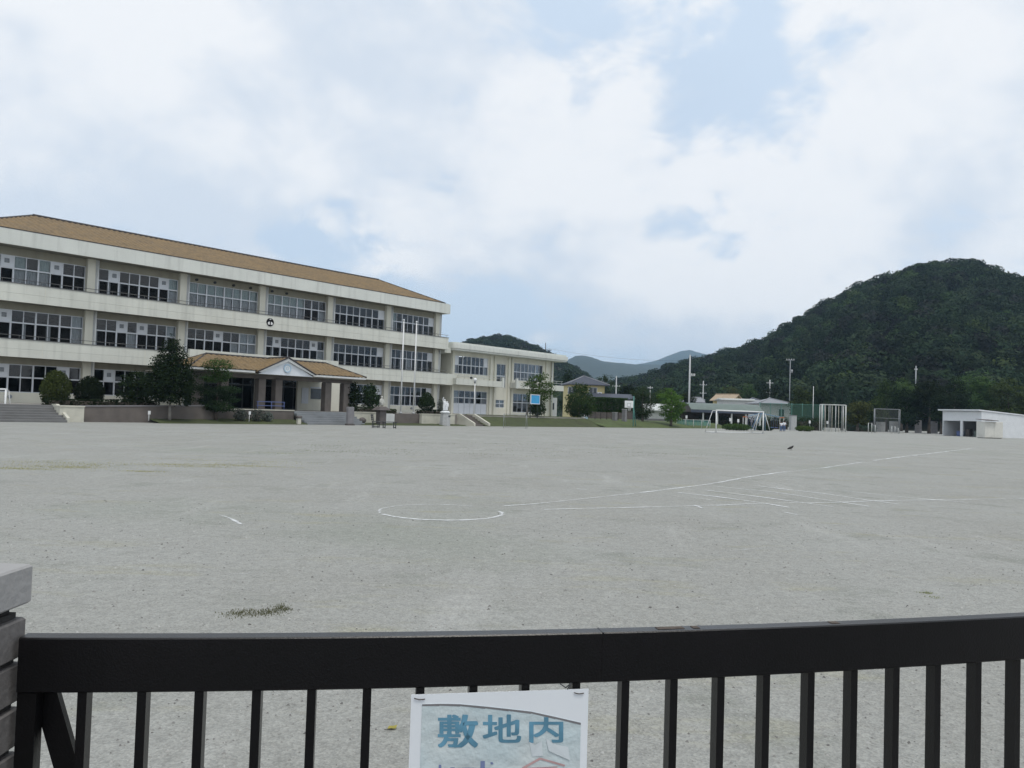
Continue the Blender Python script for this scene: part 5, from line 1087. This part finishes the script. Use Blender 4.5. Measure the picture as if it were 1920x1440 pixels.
# block wall pieces behind the frame
for px, Y, y0, w, lab in ((1651, 124, 791, 18, 'pale block wall piece behind the pipe frame'), (1676, 124, 790, 16, 'lighter block wall piece right of the pipe frame'), (1722, 126, 788, 12, 'dim grey slab in the shade left of the shed'), (1752, 128, 790, 12, 'dim leaning slab beside the shed')):
    p = at(px, 811, Y); p.z = 0; e = empty('block_wall', p, R(-4), lab, 'wall'); k = Y/FPX; h = zat(px, y0, Y)
    for i in range(3):
        for j in range(2): MB().cham(-w*k/2+j*w*k/2+.01, -w*k/2+(j+1)*w*k/2-.01, 0, .2, i*h/3+.005, (i+1)*h/3-.005, .012).build('block', 'house_grey' if px < 1700 else 'stone_grey', e)
# white storage shed with two open bays
A = ground(1767, 816.5); Bc = ground(1840, 820.0); fd = (Bc-A); fa = math.atan2(fd.y, fd.x); Lf = fd.length; e = empty('storage_shed', A, fa, 'white storage shed with two open dark bays at the field corner', 'shed')
zt_ = zat(1840, 770, Bc.y); ztl = zat(1767, 770, A.y); H3 = (zt_+ztl)/2; dep = 9.0; zb_ = H3*.60
MB().box(0, .12, 0, dep, -.03, H3*.985).build('side_wall', 'shed_white', e)
m = MB(); m.prism([(.0, -.03), (dep, -.03), (dep, H3*.80), (.0, H3*.985)], 'x', Lf-.12, Lf); m.build('side_wall', 'shed_white', e)
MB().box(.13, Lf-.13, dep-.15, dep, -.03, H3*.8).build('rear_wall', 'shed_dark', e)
MB().box(.13, Lf-.13, -.0, .12, zb_, H3*.80).build('shutter_box', 'shed_white', e); MB().box(.13, Lf-.13, .02, .12, H3*.802, H3*.975).build('front_panel', 'shed_white', e)
MB().box(Lf*.47, Lf*.53, -.01, .14, -.03, zb_-.002).build('front_post', 'shed_white', e)
m = MB(); m.prism([(-.45, H3+.0), (dep+.2, H3*.815), (dep+.2, H3*.815+.14), (-.45, H3+.16)], 'x', -.35, Lf+.10); m.build('roof', 'shed_white', e)
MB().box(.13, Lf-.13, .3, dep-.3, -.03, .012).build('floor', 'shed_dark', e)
for x, y, w, h, mt, nm in ((1.3, 1.6, .7, .6, 'dull_blue', 'blue crate inside the left shed bay'), (2.1, 2.2, .6, .9, 'brown_wall', 'brown box inside the left shed bay'), (4.3, 1.5, .9, .7, 'roof_green', 'green box inside the right shed bay'), (5.3, 1.8, .5, .9, 'pale_metal', 'pale stand inside the right shed bay')):
    q = A+Vector((math.cos(fa)*x*Lf/6.2-math.sin(fa)*y, math.sin(fa)*x*Lf/6.2+math.cos(fa)*y, .014)); ee = empty('storage_box', q, fa+.1, nm, 'box'); MB().cham(-w/2, w/2, -.3, .3, 0, h, .03).build('body', mt, ee); MB().cham(-w/2-.02, w/2+.02, -.32, .32, h+.002, h+.06, .015).build('lid', mt, ee)
# cream locker standing against the shed's side
C1 = ground(1846, 821.8); e = empty('cream_locker', C1, math.atan2(.25, 1), 'cream metal locker with dark awning against the white shed', 'locker'); wL = (1888-1846)*C1.y/FPX; zc = zat(1846, 790.5, C1.y)
MB().cham(0, wL, 0, 1.2, .06, zc, .02).build('cabinet', 'shed_cream', e)
for i in range(2): MB().cham(i*wL/2+.03, (i+1)*wL/2-.03, -.025, -.002, .12, zc-.08, .008).build('door', 'shed_cream', e)
m = MB(); m.prism([(-.35, zc+.10), (1.2, zc+.25), (1.2, zc+.29), (-.35, zc+.16)], 'x', -.1, wL*.62); m.build('awning', 'stone_dark', e); MB().box(.1, wL-.1, .1, 1.1, -.02, .06).build('foot', 'stone_dark', e)

# ================================================================ HOUSES AND POLES BEYOND
def house(label, px0, px1, ye, yr, Y, wall, roofm, kind='gable', dep=7.0, rz=0.0, base=0.0, wins=(), over=.5, win_y=None, name='house'):
    px = (px0+px1)/2; p = at(px, 795, Y); p.z = base; k = Y/FPX; w = (px1-px0)*k/2; ze = zat(px, ye, Y)-base; zr_ = zat(px, yr, Y)-base; e = empty(name, p, rz, label, 'house')
    MB().box(-w+over, w-over, over, dep-over, -.1, ze).build('wall', wall, e)
    m = MB(); 
    if kind == 'hip':
        rl = max(0.02, w-dep*.5); m.add([(-w, 0, ze), (w, 0, ze), (w, dep, ze), (-w, dep, ze), (-rl, dep/2, zr_), (rl, dep/2, zr_), (-w, 0, ze+.12), (w, 0, ze+.12), (w, dep, ze+.12), (-w, dep, ze+.12)], [(0,3,2,1),(6,7,5,4),(7,8,5),(8,9,4,5),(9,6,4),(0,1,7,6),(1,2,8,7),(2,3,9,8),(3,0,6,9)])
        rf = m.build('roof', roofm, e); MB().tube((-rl-.1, dep/2, zr_+.03), (rl+.1, dep/2, zr_+.03), .14, n=6).build('ridge_cap', roofm, rf)
        for a_, b_ in (((-w, 0), -rl), ((w, 0), rl)): MB().tube((a_[0], a_[1], ze+.14), (b_, dep/2, zr_), .11, n=6).build('hip_cap', 'roof_grey', rf)
    else:
        m.prism([(-.0, ze), (dep/2, zr_), (dep, ze), (dep, ze+.15), (dep/2, zr_+.15), (0, ze+.15)], 'x', -w, w); rf = m.build('roof', roofm, e); MB().tube((-w-.02, dep/2, zr_+.17), (w+.02, dep/2, zr_+.17), .12, n=6).build('ridge_cap', roofm, rf)
        [MB().prism([(over, ze), (dep-over, ze), (dep/2, zr_-.05)], 'x', x, x+.1).build('gable_wall', wall, e) for x in (-w+over, w-over-.1)]
    for x0, x1, z0, z1 in wins:
        f_ = MB().box(x0-.06, x1+.06, over-.06, over-.002, z0-.06, z1+.06).build('window', 'frame_alu', e)
        n = 2
        for i in range(n): MB().box(x0+i*(x1-x0)/n+.03, x0+(i+1)*(x1-x0)/n-.03, over-.075, over-.061, z0, z1).build('pane', 'window_dark', f_)
    return e
Y = 132; hy = house('yellow two storey house with slate grey tiled roof beyond the hedge', 1060, 1142, 722, 703, Y, 'house_yellow', 'roof_slate', 'hip', 8.0, R(6), wins=((.3, 1.6, 4.6, 5.7), (-3.2, -2.0, 4.6, 5.7)), over=.7)
MB().box(1.7, 2.35, .2, .69, 4.35, 5.0).build('air_conditioner', 'panel_white', hy); MB().tube((2.02, .2, 4.68), (2.02, .18, 4.68), .22, n=14).build('fan_grille', 'metal_dark', hy)
m = MB(); w0 = (1098-1096)*Y/FPX; m.add([(-.6, -.2, 3.2), (7.2, -.2, 3.2), (7.2, -3.6, 2.1), (-.6, -3.6, 2.1), (-.6, -.2, 3.35), (7.2, -.2, 3.35), (7.2, -3.6, 2.25), (-.6, -3.6, 2.25)], [(0,1,2,3),(4,7,6,5),(0,4,5,1),(1,5,6,2),(2,6,7,3),(3,7,4,0)])
zl1, zl0 = zat(1120, 738.5, 130), zat(1120, 747.5, 126); m.v = [(x, y, (zl1 if y > -1 else zl0)+(.15 if z in (3.35, 2.25) else 0)) for x, y, z in m.v]; m.build('lower_roof', 'roof_slate', hy); MB().box(-.3, 6.8, -3.2, .65, -.1, zl0-.1).build('lower_wall', 'wood_dark', hy)
house('low grey roofed house behind the tall utility pole', 1280, 1322, 755, 746, 150, 'house_grey', 'roof_grey', 'gable', 6, R(2))
house('small house with tan gabled roof above the shelter', 1328, 1374, 752, 740, 158, 'house_yellow', 'roof_tan', 'gable', 6, R(-38), wins=((-.6, .5, 2.6, 3.4),))
house('long low white building with dark windows above the shelter roof', 1352, 1422, 751, 749.5, 150, 'house_white', 'pale_metal', 'gable', 7, R(-3), wins=((-2.3, -1.2, 2.9, 4.0), (-.3, .7, 3.0, 4.0), (1.6, 2.6, 3.0, 4.0)))
house('dark navy roofed house behind the long white building', 1396, 1446, 756, 745.5, 172, 'house_grey', 'roof_navy', 'hip', 7, R(4))
house('grey hip roofed house behind the green mesh fence', 1422, 1490, 758, 746, 138, 'house_white', 'roof_grey', 'hip', 7, R(3), wins=((.5, 1.5, 2.0, 3.2),))
def upole(label, px, ytop, Y, r=.15, arms=(), lamp=None, name='utility_pole', mat='pole_concrete', ybase=None):
    p = at(px, 795, Y); p.z = 0; h = zat(px, ytop, Y); e = empty(name, p, random.uniform(-.6, .6), label, 'pole'); MB().tube((0, 0, -.1), (0, 0, h), r, r*.65, n=10).build('pole', mat, e)
    for z, w in arms:
        MB().box(-w, w, -.06, .06, h-z-.05, h-z+.05).build('crossarm', 'metal_grey', e)
        for x in (-w*.85, -w*.3, w*.3, w*.85): MB().lathe([(.05, 0), (.07, .05), (.05, .12), (.03, .2)], (x, 0, h-z+.05), 8).build('insulator', 'white_worn', e)
    if lamp: MB().lathe([(.16, 0), (.18, .3), (.16, .6)], (.32, 0, h-lamp), 10).build('transformer', 'metal_grey', e)
    return e
upole('tall pale utility pole above the dark gabled shelter', 1291, 665, 124, .17, ((3.4, .1),))
e = bpy.data.objects['utility_pole']
hh = zat(1291, 665, 124); MB().tube((0, 0, hh-3.3), (1.05, 0, hh-3.2), .05, n=6).build('arm', 'pole_concrete', e)
for i in range(3): MB().lathe([(.05, 0), (.08, .1), (.05, .3)], (.35+i*.32, 0, hh-3.2), 8).build('insulator', 'white_paint', e)
upole('thin utility pole with two crossarms above the shelter roof', 1317, 714, 190, .16, ((1.0, .9), (3.0, .8)), 5)
upole('utility pole right of the yellow house', 1153.5, 705, 185, .17, ((2.4, .9), (5.0, .9)))
upole('short pole with side arm above the dark pine', 1217.5, 724, 170, .10, ((.4, .55),))
upole('utility pole with several crossarms before the wooded hill', 1442, 712, 185, .17, ((.8, .8), (3.0, .9), (5.0, .9)))
upole('pale pole with a wide top crossarm against the wooded hill', 1479.5, 674, 150, .085, ((.1, .75),), 2.5, mat='metal_grey')
upole('slender plain white pole above the green mesh fence', 1524, 724, 114, .055, (), name='plain_pole', mat='white_worn')
upole('pale pole rising above the trees on the hillside', 1716, 686, 165, .15, ((.8, .3),), mat='metal_grey')
def wire(label, p0, p1, sag):
    n = 24; pts = [tuple(Vector(p0).lerp(Vector(p1), i/n)-Vector((0, 0, sag*4*(i/n)*(1-i/n)))) for i in range(n+1)]; m = MB(); m.path(pts, .013, 4); o = m.build('power_line', 'metal_dark'); tag(o, label, 'cable')
wire('thin power line sagging from the annex towards the tall pole', at(1022, 652, 118), at(1291, 676, 124), .6)
wire('thin power line between the two poles right of the yellow house', at(1153.5, 712, 185), at(1217, 727, 170), .5)
# named trees along the foot of the wooded hill
def hill_tree(label, px, ytop, hw, Y, mat, n, ybase=795, shape=0, name='foothill_tree'):
    k = Y/FPX; H_ = zat(px, ytop, Y); r = hw*k; p = at(px, ybase, Y); p.z = 0; lob = []
    if shape == 1:
        for i in range(8): t = i/7; rr_ = r*(1-t*.78); lob += [(math.cos(q*2.1+i)*rr_*.4, math.sin(q*2.1+i)*rr_*.4, H_*(.16+.76*t), rr_*.75, rr_*.75, H_*.085) for q in range(3)]
    else:
        for i in range(11): a_ = i*2.4; t = random.uniform(.28, .86); q = r*random.uniform(.15, .62)*(1.1-.5*abs(t-.5)); lob.append((math.cos(a_)*q, math.sin(a_)*q, H_*t, r*random.uniform(.38, .58), r*random.uniform(.38, .58), H_*random.uniform(.09, .15)))
        lob.append((0, 0, H_*.86, r*.42, r*.42, H_*.13))
    e = tree(name, label, p, lob, (0, 0, H_*.85), .22, n, .27, mat, cat='tree', clump=12, crad=.26, up=1.0); return e
hill_tree('dense yellow green tree above the grey hip roofed house', 1497, 722, 19, 133, 'leaf_olive', 4200)
hill_tree('bluish green cone shaped tree above the climbing poles', 1579, 709, 23, 128, 'leaf_bluegreen', 4800, shape=1)
hill_tree('dark broad tree between the plain pole and the bluish cone tree', 1540, 726, 22, 140, 'leaf_dark', 4200)
hill_tree('bright topped tree between the bluish cone tree and the pipe frame', 1662, 712, 19, 130, 'leaf_mid', 4200)
hill_tree('low olive tree right of the climbing poles', 1608, 752, 26, 119, 'leaf_olive', 4000)
hill_tree('mid green tree above the pipe frame', 1640, 740, 22, 124, 'leaf_mid', 3600)
hill_tree('dark spreading tree over the shaded slabs left of the shed', 1700, 728, 36, 124, 'leaf_dark', 6800)
hill_tree('very dark tall tree directly left of the white shed', 1742, 712, 34, 122, 'leaf_dark', 6800)
hill_tree('dark tree rising behind the shed front', 1790, 706, 38, 126, 'leaf_dark', 7000)
hill_tree('fresh green tree behind the middle of the shed', 1838, 702, 38, 130, 'leaf_mid', 9000)
hill_tree('yellow green tree behind the long shed side', 1890, 706, 40, 127, 'leaf_olive', 7000)
hill_tree('olive tree beyond the far end of the shed', 1945, 712, 40, 124, 'leaf_olive', 5000)
hill_tree('dark tree between the shed and the hillside pole', 1765, 735, 24, 118, 'leaf_dark', 4800)
hill_tree('deep green tree behind the dark spreading tree', 1690, 706, 30, 146, 'leaf_mid', 4200)
hill_tree('dark tree rising behind the slate roofed house', 1128, 700, 22, 165, 'leaf_dark', 3600)
hill_tree('dark tree behind the basketball backboard and hedge', 1176, 722, 26, 140, 'leaf_dark', 4200)
hill_tree('mid green tree behind the small white outbuilding', 1238, 728, 26, 135, 'leaf_mid', 4200)
hill_tree('dark tree between the tall pole and the layered tree', 1285, 735, 24, 140, 'leaf_dark', 3600)
hill_tree('dark green tree beside the annex end wall above the lean-to', 1062, 690, 16, 150, 'leaf_dark', 3200)
hill_tree('dark green tree behind the tan roofed house', 1400, 716, 30, 180, 'leaf_mid', 4200)
hill_tree('olive tree behind the navy roofed house', 1372, 722, 26, 185, 'leaf_olive', 3600)
hill_tree('dark tree behind the long white building', 1448, 722, 28, 165, 'leaf_dark', 4200)

# ================================================================ SMALL THINGS ON THE FIELD
p = ground(1483, 844); e = empty('crow', p, R(20), 'small dark bird standing on the open field', 'bird')
J = [(0,0,.11),(.07,0,.15),(.11,0,.19),(.155,0,.20),(-.09,0,.09),(-.20,0,.06)]
figure(J, [(0,1),(1,2),(2,3),(0,4),(4,5)], [.06,.05,.035,.010,.045,(.012,.03)], 'body', 'hair_black', e)
for y in (-.025, .025): MB().path([(0, y, .07), (.01, y, .03), (.0, y, .0), (.04, y, .003)], .006, 5).build('leg', 'metal_dark', e)
p = ground(735, 1367); e = empty('fallen_leaf', p, .5, 'yellow fallen leaf lying on gravel beyond the gate', 'leaf')
m = MB(); m.add([(-.022, 0, .004), (-.007, -.014, .009), (.013, -.013, .005), (.025, .003, .014), (.01, .014, .008), (-.01, .012, .012), (0, 0, .002)], [(6,0,1),(6,1,2),(6,2,3),(6,3,4),(6,4,5),(6,5,0)]); m.build('blade', 'leaf_litter', e); MB().path([(.0, 0, .003), (-.036, -.003, .005)], .0015, 4).build('stalk', 'rust', e)

# ================================================================ GATE, SIGN AND BRICK PILLAR
ZT, RH, RD = .945, .103, .036
def gate_y(x):                              # the gate line bows gently towards the field
    return .0475*x*x+.1794*x+1.6453 if x <= 1.22 else .0475*1.22**2+.1794*1.22+1.6453+(x-1.22)*.2953
def gate_frame(x):
    e_ = .002; d = Vector((2*e_, gate_y(x+e_)-gate_y(x-e_), 0)).normalized(); return Vector((x, gate_y(x), 0)), d, Vector((-d.y, d.x, 0))
G0, G1 = -.912, 3.05; GO = Vector((G0, gate_y(G0), 0))
gate = empty('gate', GO, 0, 'long black steel gate of upright bars under a deep top rail', 'gate')
def sweep(name, mat, x0, x1, d0, d1, z0, z1, c, parent, n=40):
    prof = [(d0+c, z0), (d1-c, z0), (d1, z0+c), (d1, z1-c), (d1-c, z1), (d0+c, z1), (d0, z1-c), (d0, z0+c)]; vs = []
    for i in range(n+1):
        p, d, q = gate_frame(x0+(x1-x0)*i/n); vs += [tuple(p-GO+q*u+Vector((0, 0, z))) for u, z in prof]
    m = MB(); m.add(vs, [(i*8+j, i*8+(j+1) % 8, (i+1)*8+(j+1) % 8, (i+1)*8+j) for i in range(n) for j in range(8)] + [tuple(range(8)), tuple(range(n*8+7, n*8-1, -1))]); return m.build(name, mat, parent)
rail = sweep('top_rail', 'gate_black', G0, G1, 0, RD, ZT-RH, ZT, .0025, gate)
sweep('bottom_rail', 'gate_black', G0, G1, .003, RD-.003, .06, .11, .002, gate)
def gate_x(px, py):                         # where a measured bar meets the gate line
    r_ = ray(px, py); x = 0.0
    for _ in range(30): x = gate_y(x)/r_.y*r_.x
    return x
bars = [gate_x(px, 1330 if px < 1100 else 1300) for px in (151, 263, 371, 479, 582.5, 687, 787, 887, 985, 1080.5, 1174, 1265, 1353.5, 1439, 1523, 1604, 1683, 1761, 1837.5, 1911, 1982, 2050)]
while bars[-1] < G1-.17: bars.append(bars[-1]+.113)
for x in bars:
    p, d, q = gate_frame(x); o = MB().box(-.0085, .0085, .004, .032, .11, ZT-RH-.0005).build('bar', 'gate_black', gate); o.location = p-GO; o.rotation_euler = (0, 0, math.atan2(d.y, d.x))
for x0, x1 in ((.205, .207),): sweep('weld_seam', 'gate_black', x0, x1+.0015, -.0006, RD+.0006, ZT-RH+.004, ZT+.0006, .0003, gate, 2)
for x0, x1 in ((.33, .39), (.41, .425), (.74, .76)): sweep('rust_patch', 'rust', x0, x1, .012, RD-.006, ZT+.0002, ZT+.0010, .0002, gate, 4)
sweep('end_stile', 'gate_black', G0, gate_x(66, 1305), .004, .033, .112, ZT-RH-.0006, .001, gate, 3)
# diagonal brace from the pillar side down to the bottom rail
xt0, xt1, xb1 = gate_x(40, 1305), gate_x(88, 1305), gate_x(128, 1440); r_ = ray(128, 1440); zb1 = CAMH+r_.z*(gate_y(xb1)/r_.y); sl = (xb1-xt1)/((ZT-RH)-zb1); zl = .11
tip = [(xt0, ZT-RH-.001), (xt1, ZT-RH-.001), (xt1+sl*(ZT-RH-zl), zl), (xt0+sl*(ZT-RH-zl), zl)]; m = MB(); vs = []
for dd_ in (.034, .05):
    for x, z in tip: p, d, q = gate_frame(x); vs.append(tuple(p-GO+q*dd_+Vector((0, 0, z))))
m.add(vs, [(0,1,2,3),(7,6,5,4),(0,4,5,1),(1,5,6,2),(2,6,7,3),(3,7,4,0)]); m.build('diagonal_brace', 'gate_black', gate)
GA, GK = Vector((-.2, gate_y(-.2), 0)), Vector((.2, gate_y(.2), 0)); ang1 = math.atan2(GK.y-GA.y, GK.x-GA.x)
# notice sheet wired to the gate
def on_sheet(px, py, off=-.004):
    d = (GK-GA).normalized(); n = Vector((d.y, -d.x, 0)); P0 = GA+n*(-off); r_ = ray(px, py); t = (P0-CAM).dot(n)/r_.dot(n); q = CAM+r_*t; return (q-GA).dot(d), q.z
s0, zA = on_sheet(771, 1302); s1, zB = on_sheet(1103, 1291); sm = (s0+s1)/2
sg = empty('notice_sheet', GA+(GK-GA).normalized()*s0, ang1, 'white laminated notice with blue Japanese characters wired to the gate', 'sign'); zbot = .36
def sh(px, py): a_, z_ = on_sheet(px, py); return a_-s0, z_
m = MB(); w_ = s1-s0; m.prism([(0, zbot), (w_+.002, zbot), (w_, zB), (0, zA)], 'y', -.0065, -.0045); m.build('sheet', 'plastic_sheet', sg)
zs = 5.486; Zc = lambda x, y: sh(760+x/zs, 1280+y/zs)
pp = [Zc(*q) for q in ((172, 215), (350, 210), (560, 214), (820, 238), (1060, 264), (1290, 290), (1540, 345), (1800, 405))]; pr_, pl_ = Zc(1790, 878), Zc(165, 878)
m = MB(); m.prism(pp[::-1]+[(pl_[0]-.002, zbot+.03), (pr_[0]+.002, zbot+.03)], 'y', -.0075, -.0068); paper = m.build('poster', 'poster_paper', sg)
# torn strip edge along the poster's top and the peeled white tongue
m = MB(); w1 = .0035
for i in range(len(pp)-1): a_, b_ = pp[i], pp[i+1]; m.add([(a_[0], -.0079, a_[1]-w1), (b_[0], -.0079, b_[1]-w1*1.3), (b_[0], -.0079, b_[1]), (a_[0], -.0079, a_[1])], [(0,1,2,3)])
m.build('torn_edge', 'stone_grey', paper)
m = MB(); q = [Zc(*t) for t in ((1270, 600), (1330, 630), (1400, 590), (1410, 740), (1300, 752))]; m.add([(a_, -.0082-.001*(i % 2), z_) for i, (a_, z_) in enumerate(q)], [tuple(range(len(q)))]); q = [Zc(*t) for t in ((1440, 560), (1520, 620), (1670, 650), (1690, 790), (1560, 740), (1470, 690))]; m.add([(a_, -.0082-.001*(i % 2), z_) for i, (a_, z_) in enumerate(q)], [tuple(range(len(q)))]); m.build('peeled_flap', 'paper_fold', paper)
# lettering
def glyph(ch, x0, x1, y0, y1, mat):
    cu = bpy.data.curves.new('glyph', 'FONT'); cu.body = ch; cu.size = 1; cu.offset = 0.0; cu.resolution_u = 4; t = bpy.data.objects.new('glyph', cu); COL.objects.link(t); bpy.context.view_layer.update()
    me = bpy.data.meshes.new_from_object(t.evaluated_get(bpy.context.evaluated_depsgraph_get())); COL.objects.unlink(t); bpy.data.objects.remove(t)
    n = len(me.vertices)
    if n == 0: return None
    co = np.empty(n*3, np.float32); me.vertices.foreach_get('co', co); co = co.reshape(-1, 3); lo, hi = co.min(0), co.max(0); u = (co[:, 0]-lo[0])/(hi[0]-lo[0]); v = (co[:, 1]-lo[1])/(hi[1]-lo[1])
    polys = [tuple(p_.vertices) for p_ in me.polygons]; mb = MB()      # heavy brush weight: the outline printed four times, slightly shifted, each a hair in front of the last
    for k_, (sx, sy) in enumerate(((-7, -5), (7, -5), (-7, 5), (7, 5))):
        mb.add([(lambda q: (q[0], -.00800-.00004*k_, q[1]))(Zc(x0+9+(x1-x0-18)*a_+sx, y1-7+(y0-y1+14)*b_+sy)) for a_, b_ in zip(u, v)], polys)
    bpy.data.meshes.remove(me); return mb.build('lettering', mat, paper)
glyph('敷', 330, 745, 318, 662, 'poster_ink'); glyph('地', 790, 1190, 318, 612, 'poster_ink'); glyph('内', 1268, 1622, 345, 612, 'poster_ink')
# tops of the second line and the red mark that the frame cuts
def strokes(name, mat, quads):
    m = MB()
    for q in quads: m.add([(a_, -.0081, z_) for a_, z_ in [Zc(*t) for t in q]], [tuple(range(len(q)))])
    m.v = [(x, y-.0002, z) for x, y, z in m.v]; o = m.build(name, mat, paper)
strokes('lettering', 'poster_ink', [[(588, 318), (640, 330), (600, 430), (562, 480), (528, 462), (566, 410)], [(592, 400), (742, 396), (748, 418), (735, 430), (585, 432)], [(655, 425), (712, 425), (690, 510), (640, 590), (560, 655), (500, 660), (585, 590), (630, 520)], [(578, 452), (612, 448), (650, 530), (748, 622), (712, 662), (640, 590), (600, 530)]])
strokes('lettering', 'poster_ink_violet', [[(342, 835), (368, 835), (368, 940), (342, 940)], [(462, 862), (505, 862), (505, 880), (462, 880)], [(580, 868), (705, 866), (705, 884), (580, 886)], [(770, 798), (815, 796), (815, 940), (770, 940)], [(700, 870), (860, 868), (860, 886), (700, 888)], [(868, 812), (892, 806), (904, 828), (880, 832)]])
strokes('lettering', 'poster_red', [[(1190, 866), (1375, 762), (1385, 782), (1210, 880)], [(1375, 762), (1400, 766), (1640, 836), (1630, 854), (1385, 782)], [(1200, 868), (1560, 852), (1560, 862), (1200, 882)]])
m = MB()
for a_, b_ in (((90, 152), (202, 160)), ((1730, 95), (1830, 100))):
    pts = [Zc(a_[0]+(b_[0]-a_[0])*t, a_[1]+(b_[1]-a_[1])*t+9*math.sin(t*math.pi)) for t in (0, .25, .5, .75, 1)]; m.path([(x, -.0085, z) for x, z in pts], .0011, 5)
m.build('tie_wire', 'stone_dark', sg)
x, z = Zc(1650, 40); MB().path([(x-.012, -.003, z+.006), (x, -.005, z-.002), (x+.012, -.003, z+.007), (x+.003, -.006, z-.005)], .0012, 5).build('tie_wire', 'metal_dark', sg)

# brick gate pillar
pil = empty('brick_pillar', (-1.188, 1.318, 0), 0, 'grey brown brick gate pillar with flat stone cap beside the black gate', 'pillar')
XW, YA, YB = .262, -.255, .245            # half width; the gate side is +x
core = MB().box(-XW+.012, XW-.012, YA+.012, YB-.012, -.05, .985).build('core', 'mortar', pil)
MB().cham(-XW-.006, XW+.006, YA-.006, YB+.008, 1.0, 1.074, .004).build('cap', 'cap_stone', pil); MB().box(-XW+.02, XW-.02, YA+.02, YB-.02, .985, 1.0).build('cap_bed', 'mortar', pil)
bh, jt = .0735, .0115; rows = 11; T_ = .05
bm_cache = {}
def brick(x0, x1, y0, y1, z):
    key = (round(x1-x0, 3), round(y1-y0, 3))
    if key not in bm_cache:
        m = MB(); m.cham(0, key[0], 0, key[1], 0, bh, .0035); bm_cache[key] = m.build('brick', 'brick', pil); o = bm_cache[key]
    else:
        o = bm_cache[key].copy(); COL.objects.link(o); o.parent = pil
    o.location = (x0+random.uniform(-.0015, .0015), y0+random.uniform(-.0015, .0015), z)
for r_ in range(rows):
    z = .985-jt-bh-r_*(bh+jt)
    if z < -.03: break
    for side in (0, 1):                    # faces along y (gate side and far side), then faces along x
        xs0 = XW-T_ if side == 0 else -XW
        cuts = [YA, YA+.165, YA+.332, YB] if r_ % 2 else [YA, YA+.25-.004, YB]
        for i in range(len(cuts)-1): brick(xs0, xs0+T_, cuts[i]+(jt/2 if i else 0), cuts[i+1]-(jt/2 if i < len(cuts)-2 else 0), z)
        ys0 = YA if side == 0 else YB-T_
        a0, a1 = -XW+T_+jt, XW-T_-jt; cuts = [a0, 0, a1] if r_ % 2 else [a0, a0+.14, a1-.14, a1]
        for i in range(len(cuts)-1): brick(cuts[i]+(jt/2 if i else 0), cuts[i+1]-(jt/2 if i < len(cuts)-2 else 0), ys0, ys0+T_, z)

pil2 = copy_tree(pil); pil2.location = (3.33, gate_y(3.05)-.2, 0); pil2['label'] = 'grey brown brick gate pillar at the far end of the gate, away from the notice'
# ================================================================ HAZE
hz = MB().box(-5900, 5900, -55, 8900, -1.2, 330).build('haze', 'concrete', kind='stuff'); hz.data.materials.clear()
hm = bpy.data.materials.new('haze_air'); hm.use_nodes = True; nt = hm.node_tree; nt.nodes.clear(); out = nt.nodes.new('ShaderNodeOutputMaterial'); pv = nt.nodes.new('ShaderNodeVolumePrincipled')
pv.inputs['Color'].default_value = (.52, .75, 1.0, 1); pv.inputs['Density'].default_value = .00016; pv.inputs['Anisotropy'].default_value = .2; nt.links.new(pv.outputs[0], out.inputs['Volume']); hz.data.materials.append(hm)
tag(hz, 'thin bluish haze filling the air over the valley', 'haze')
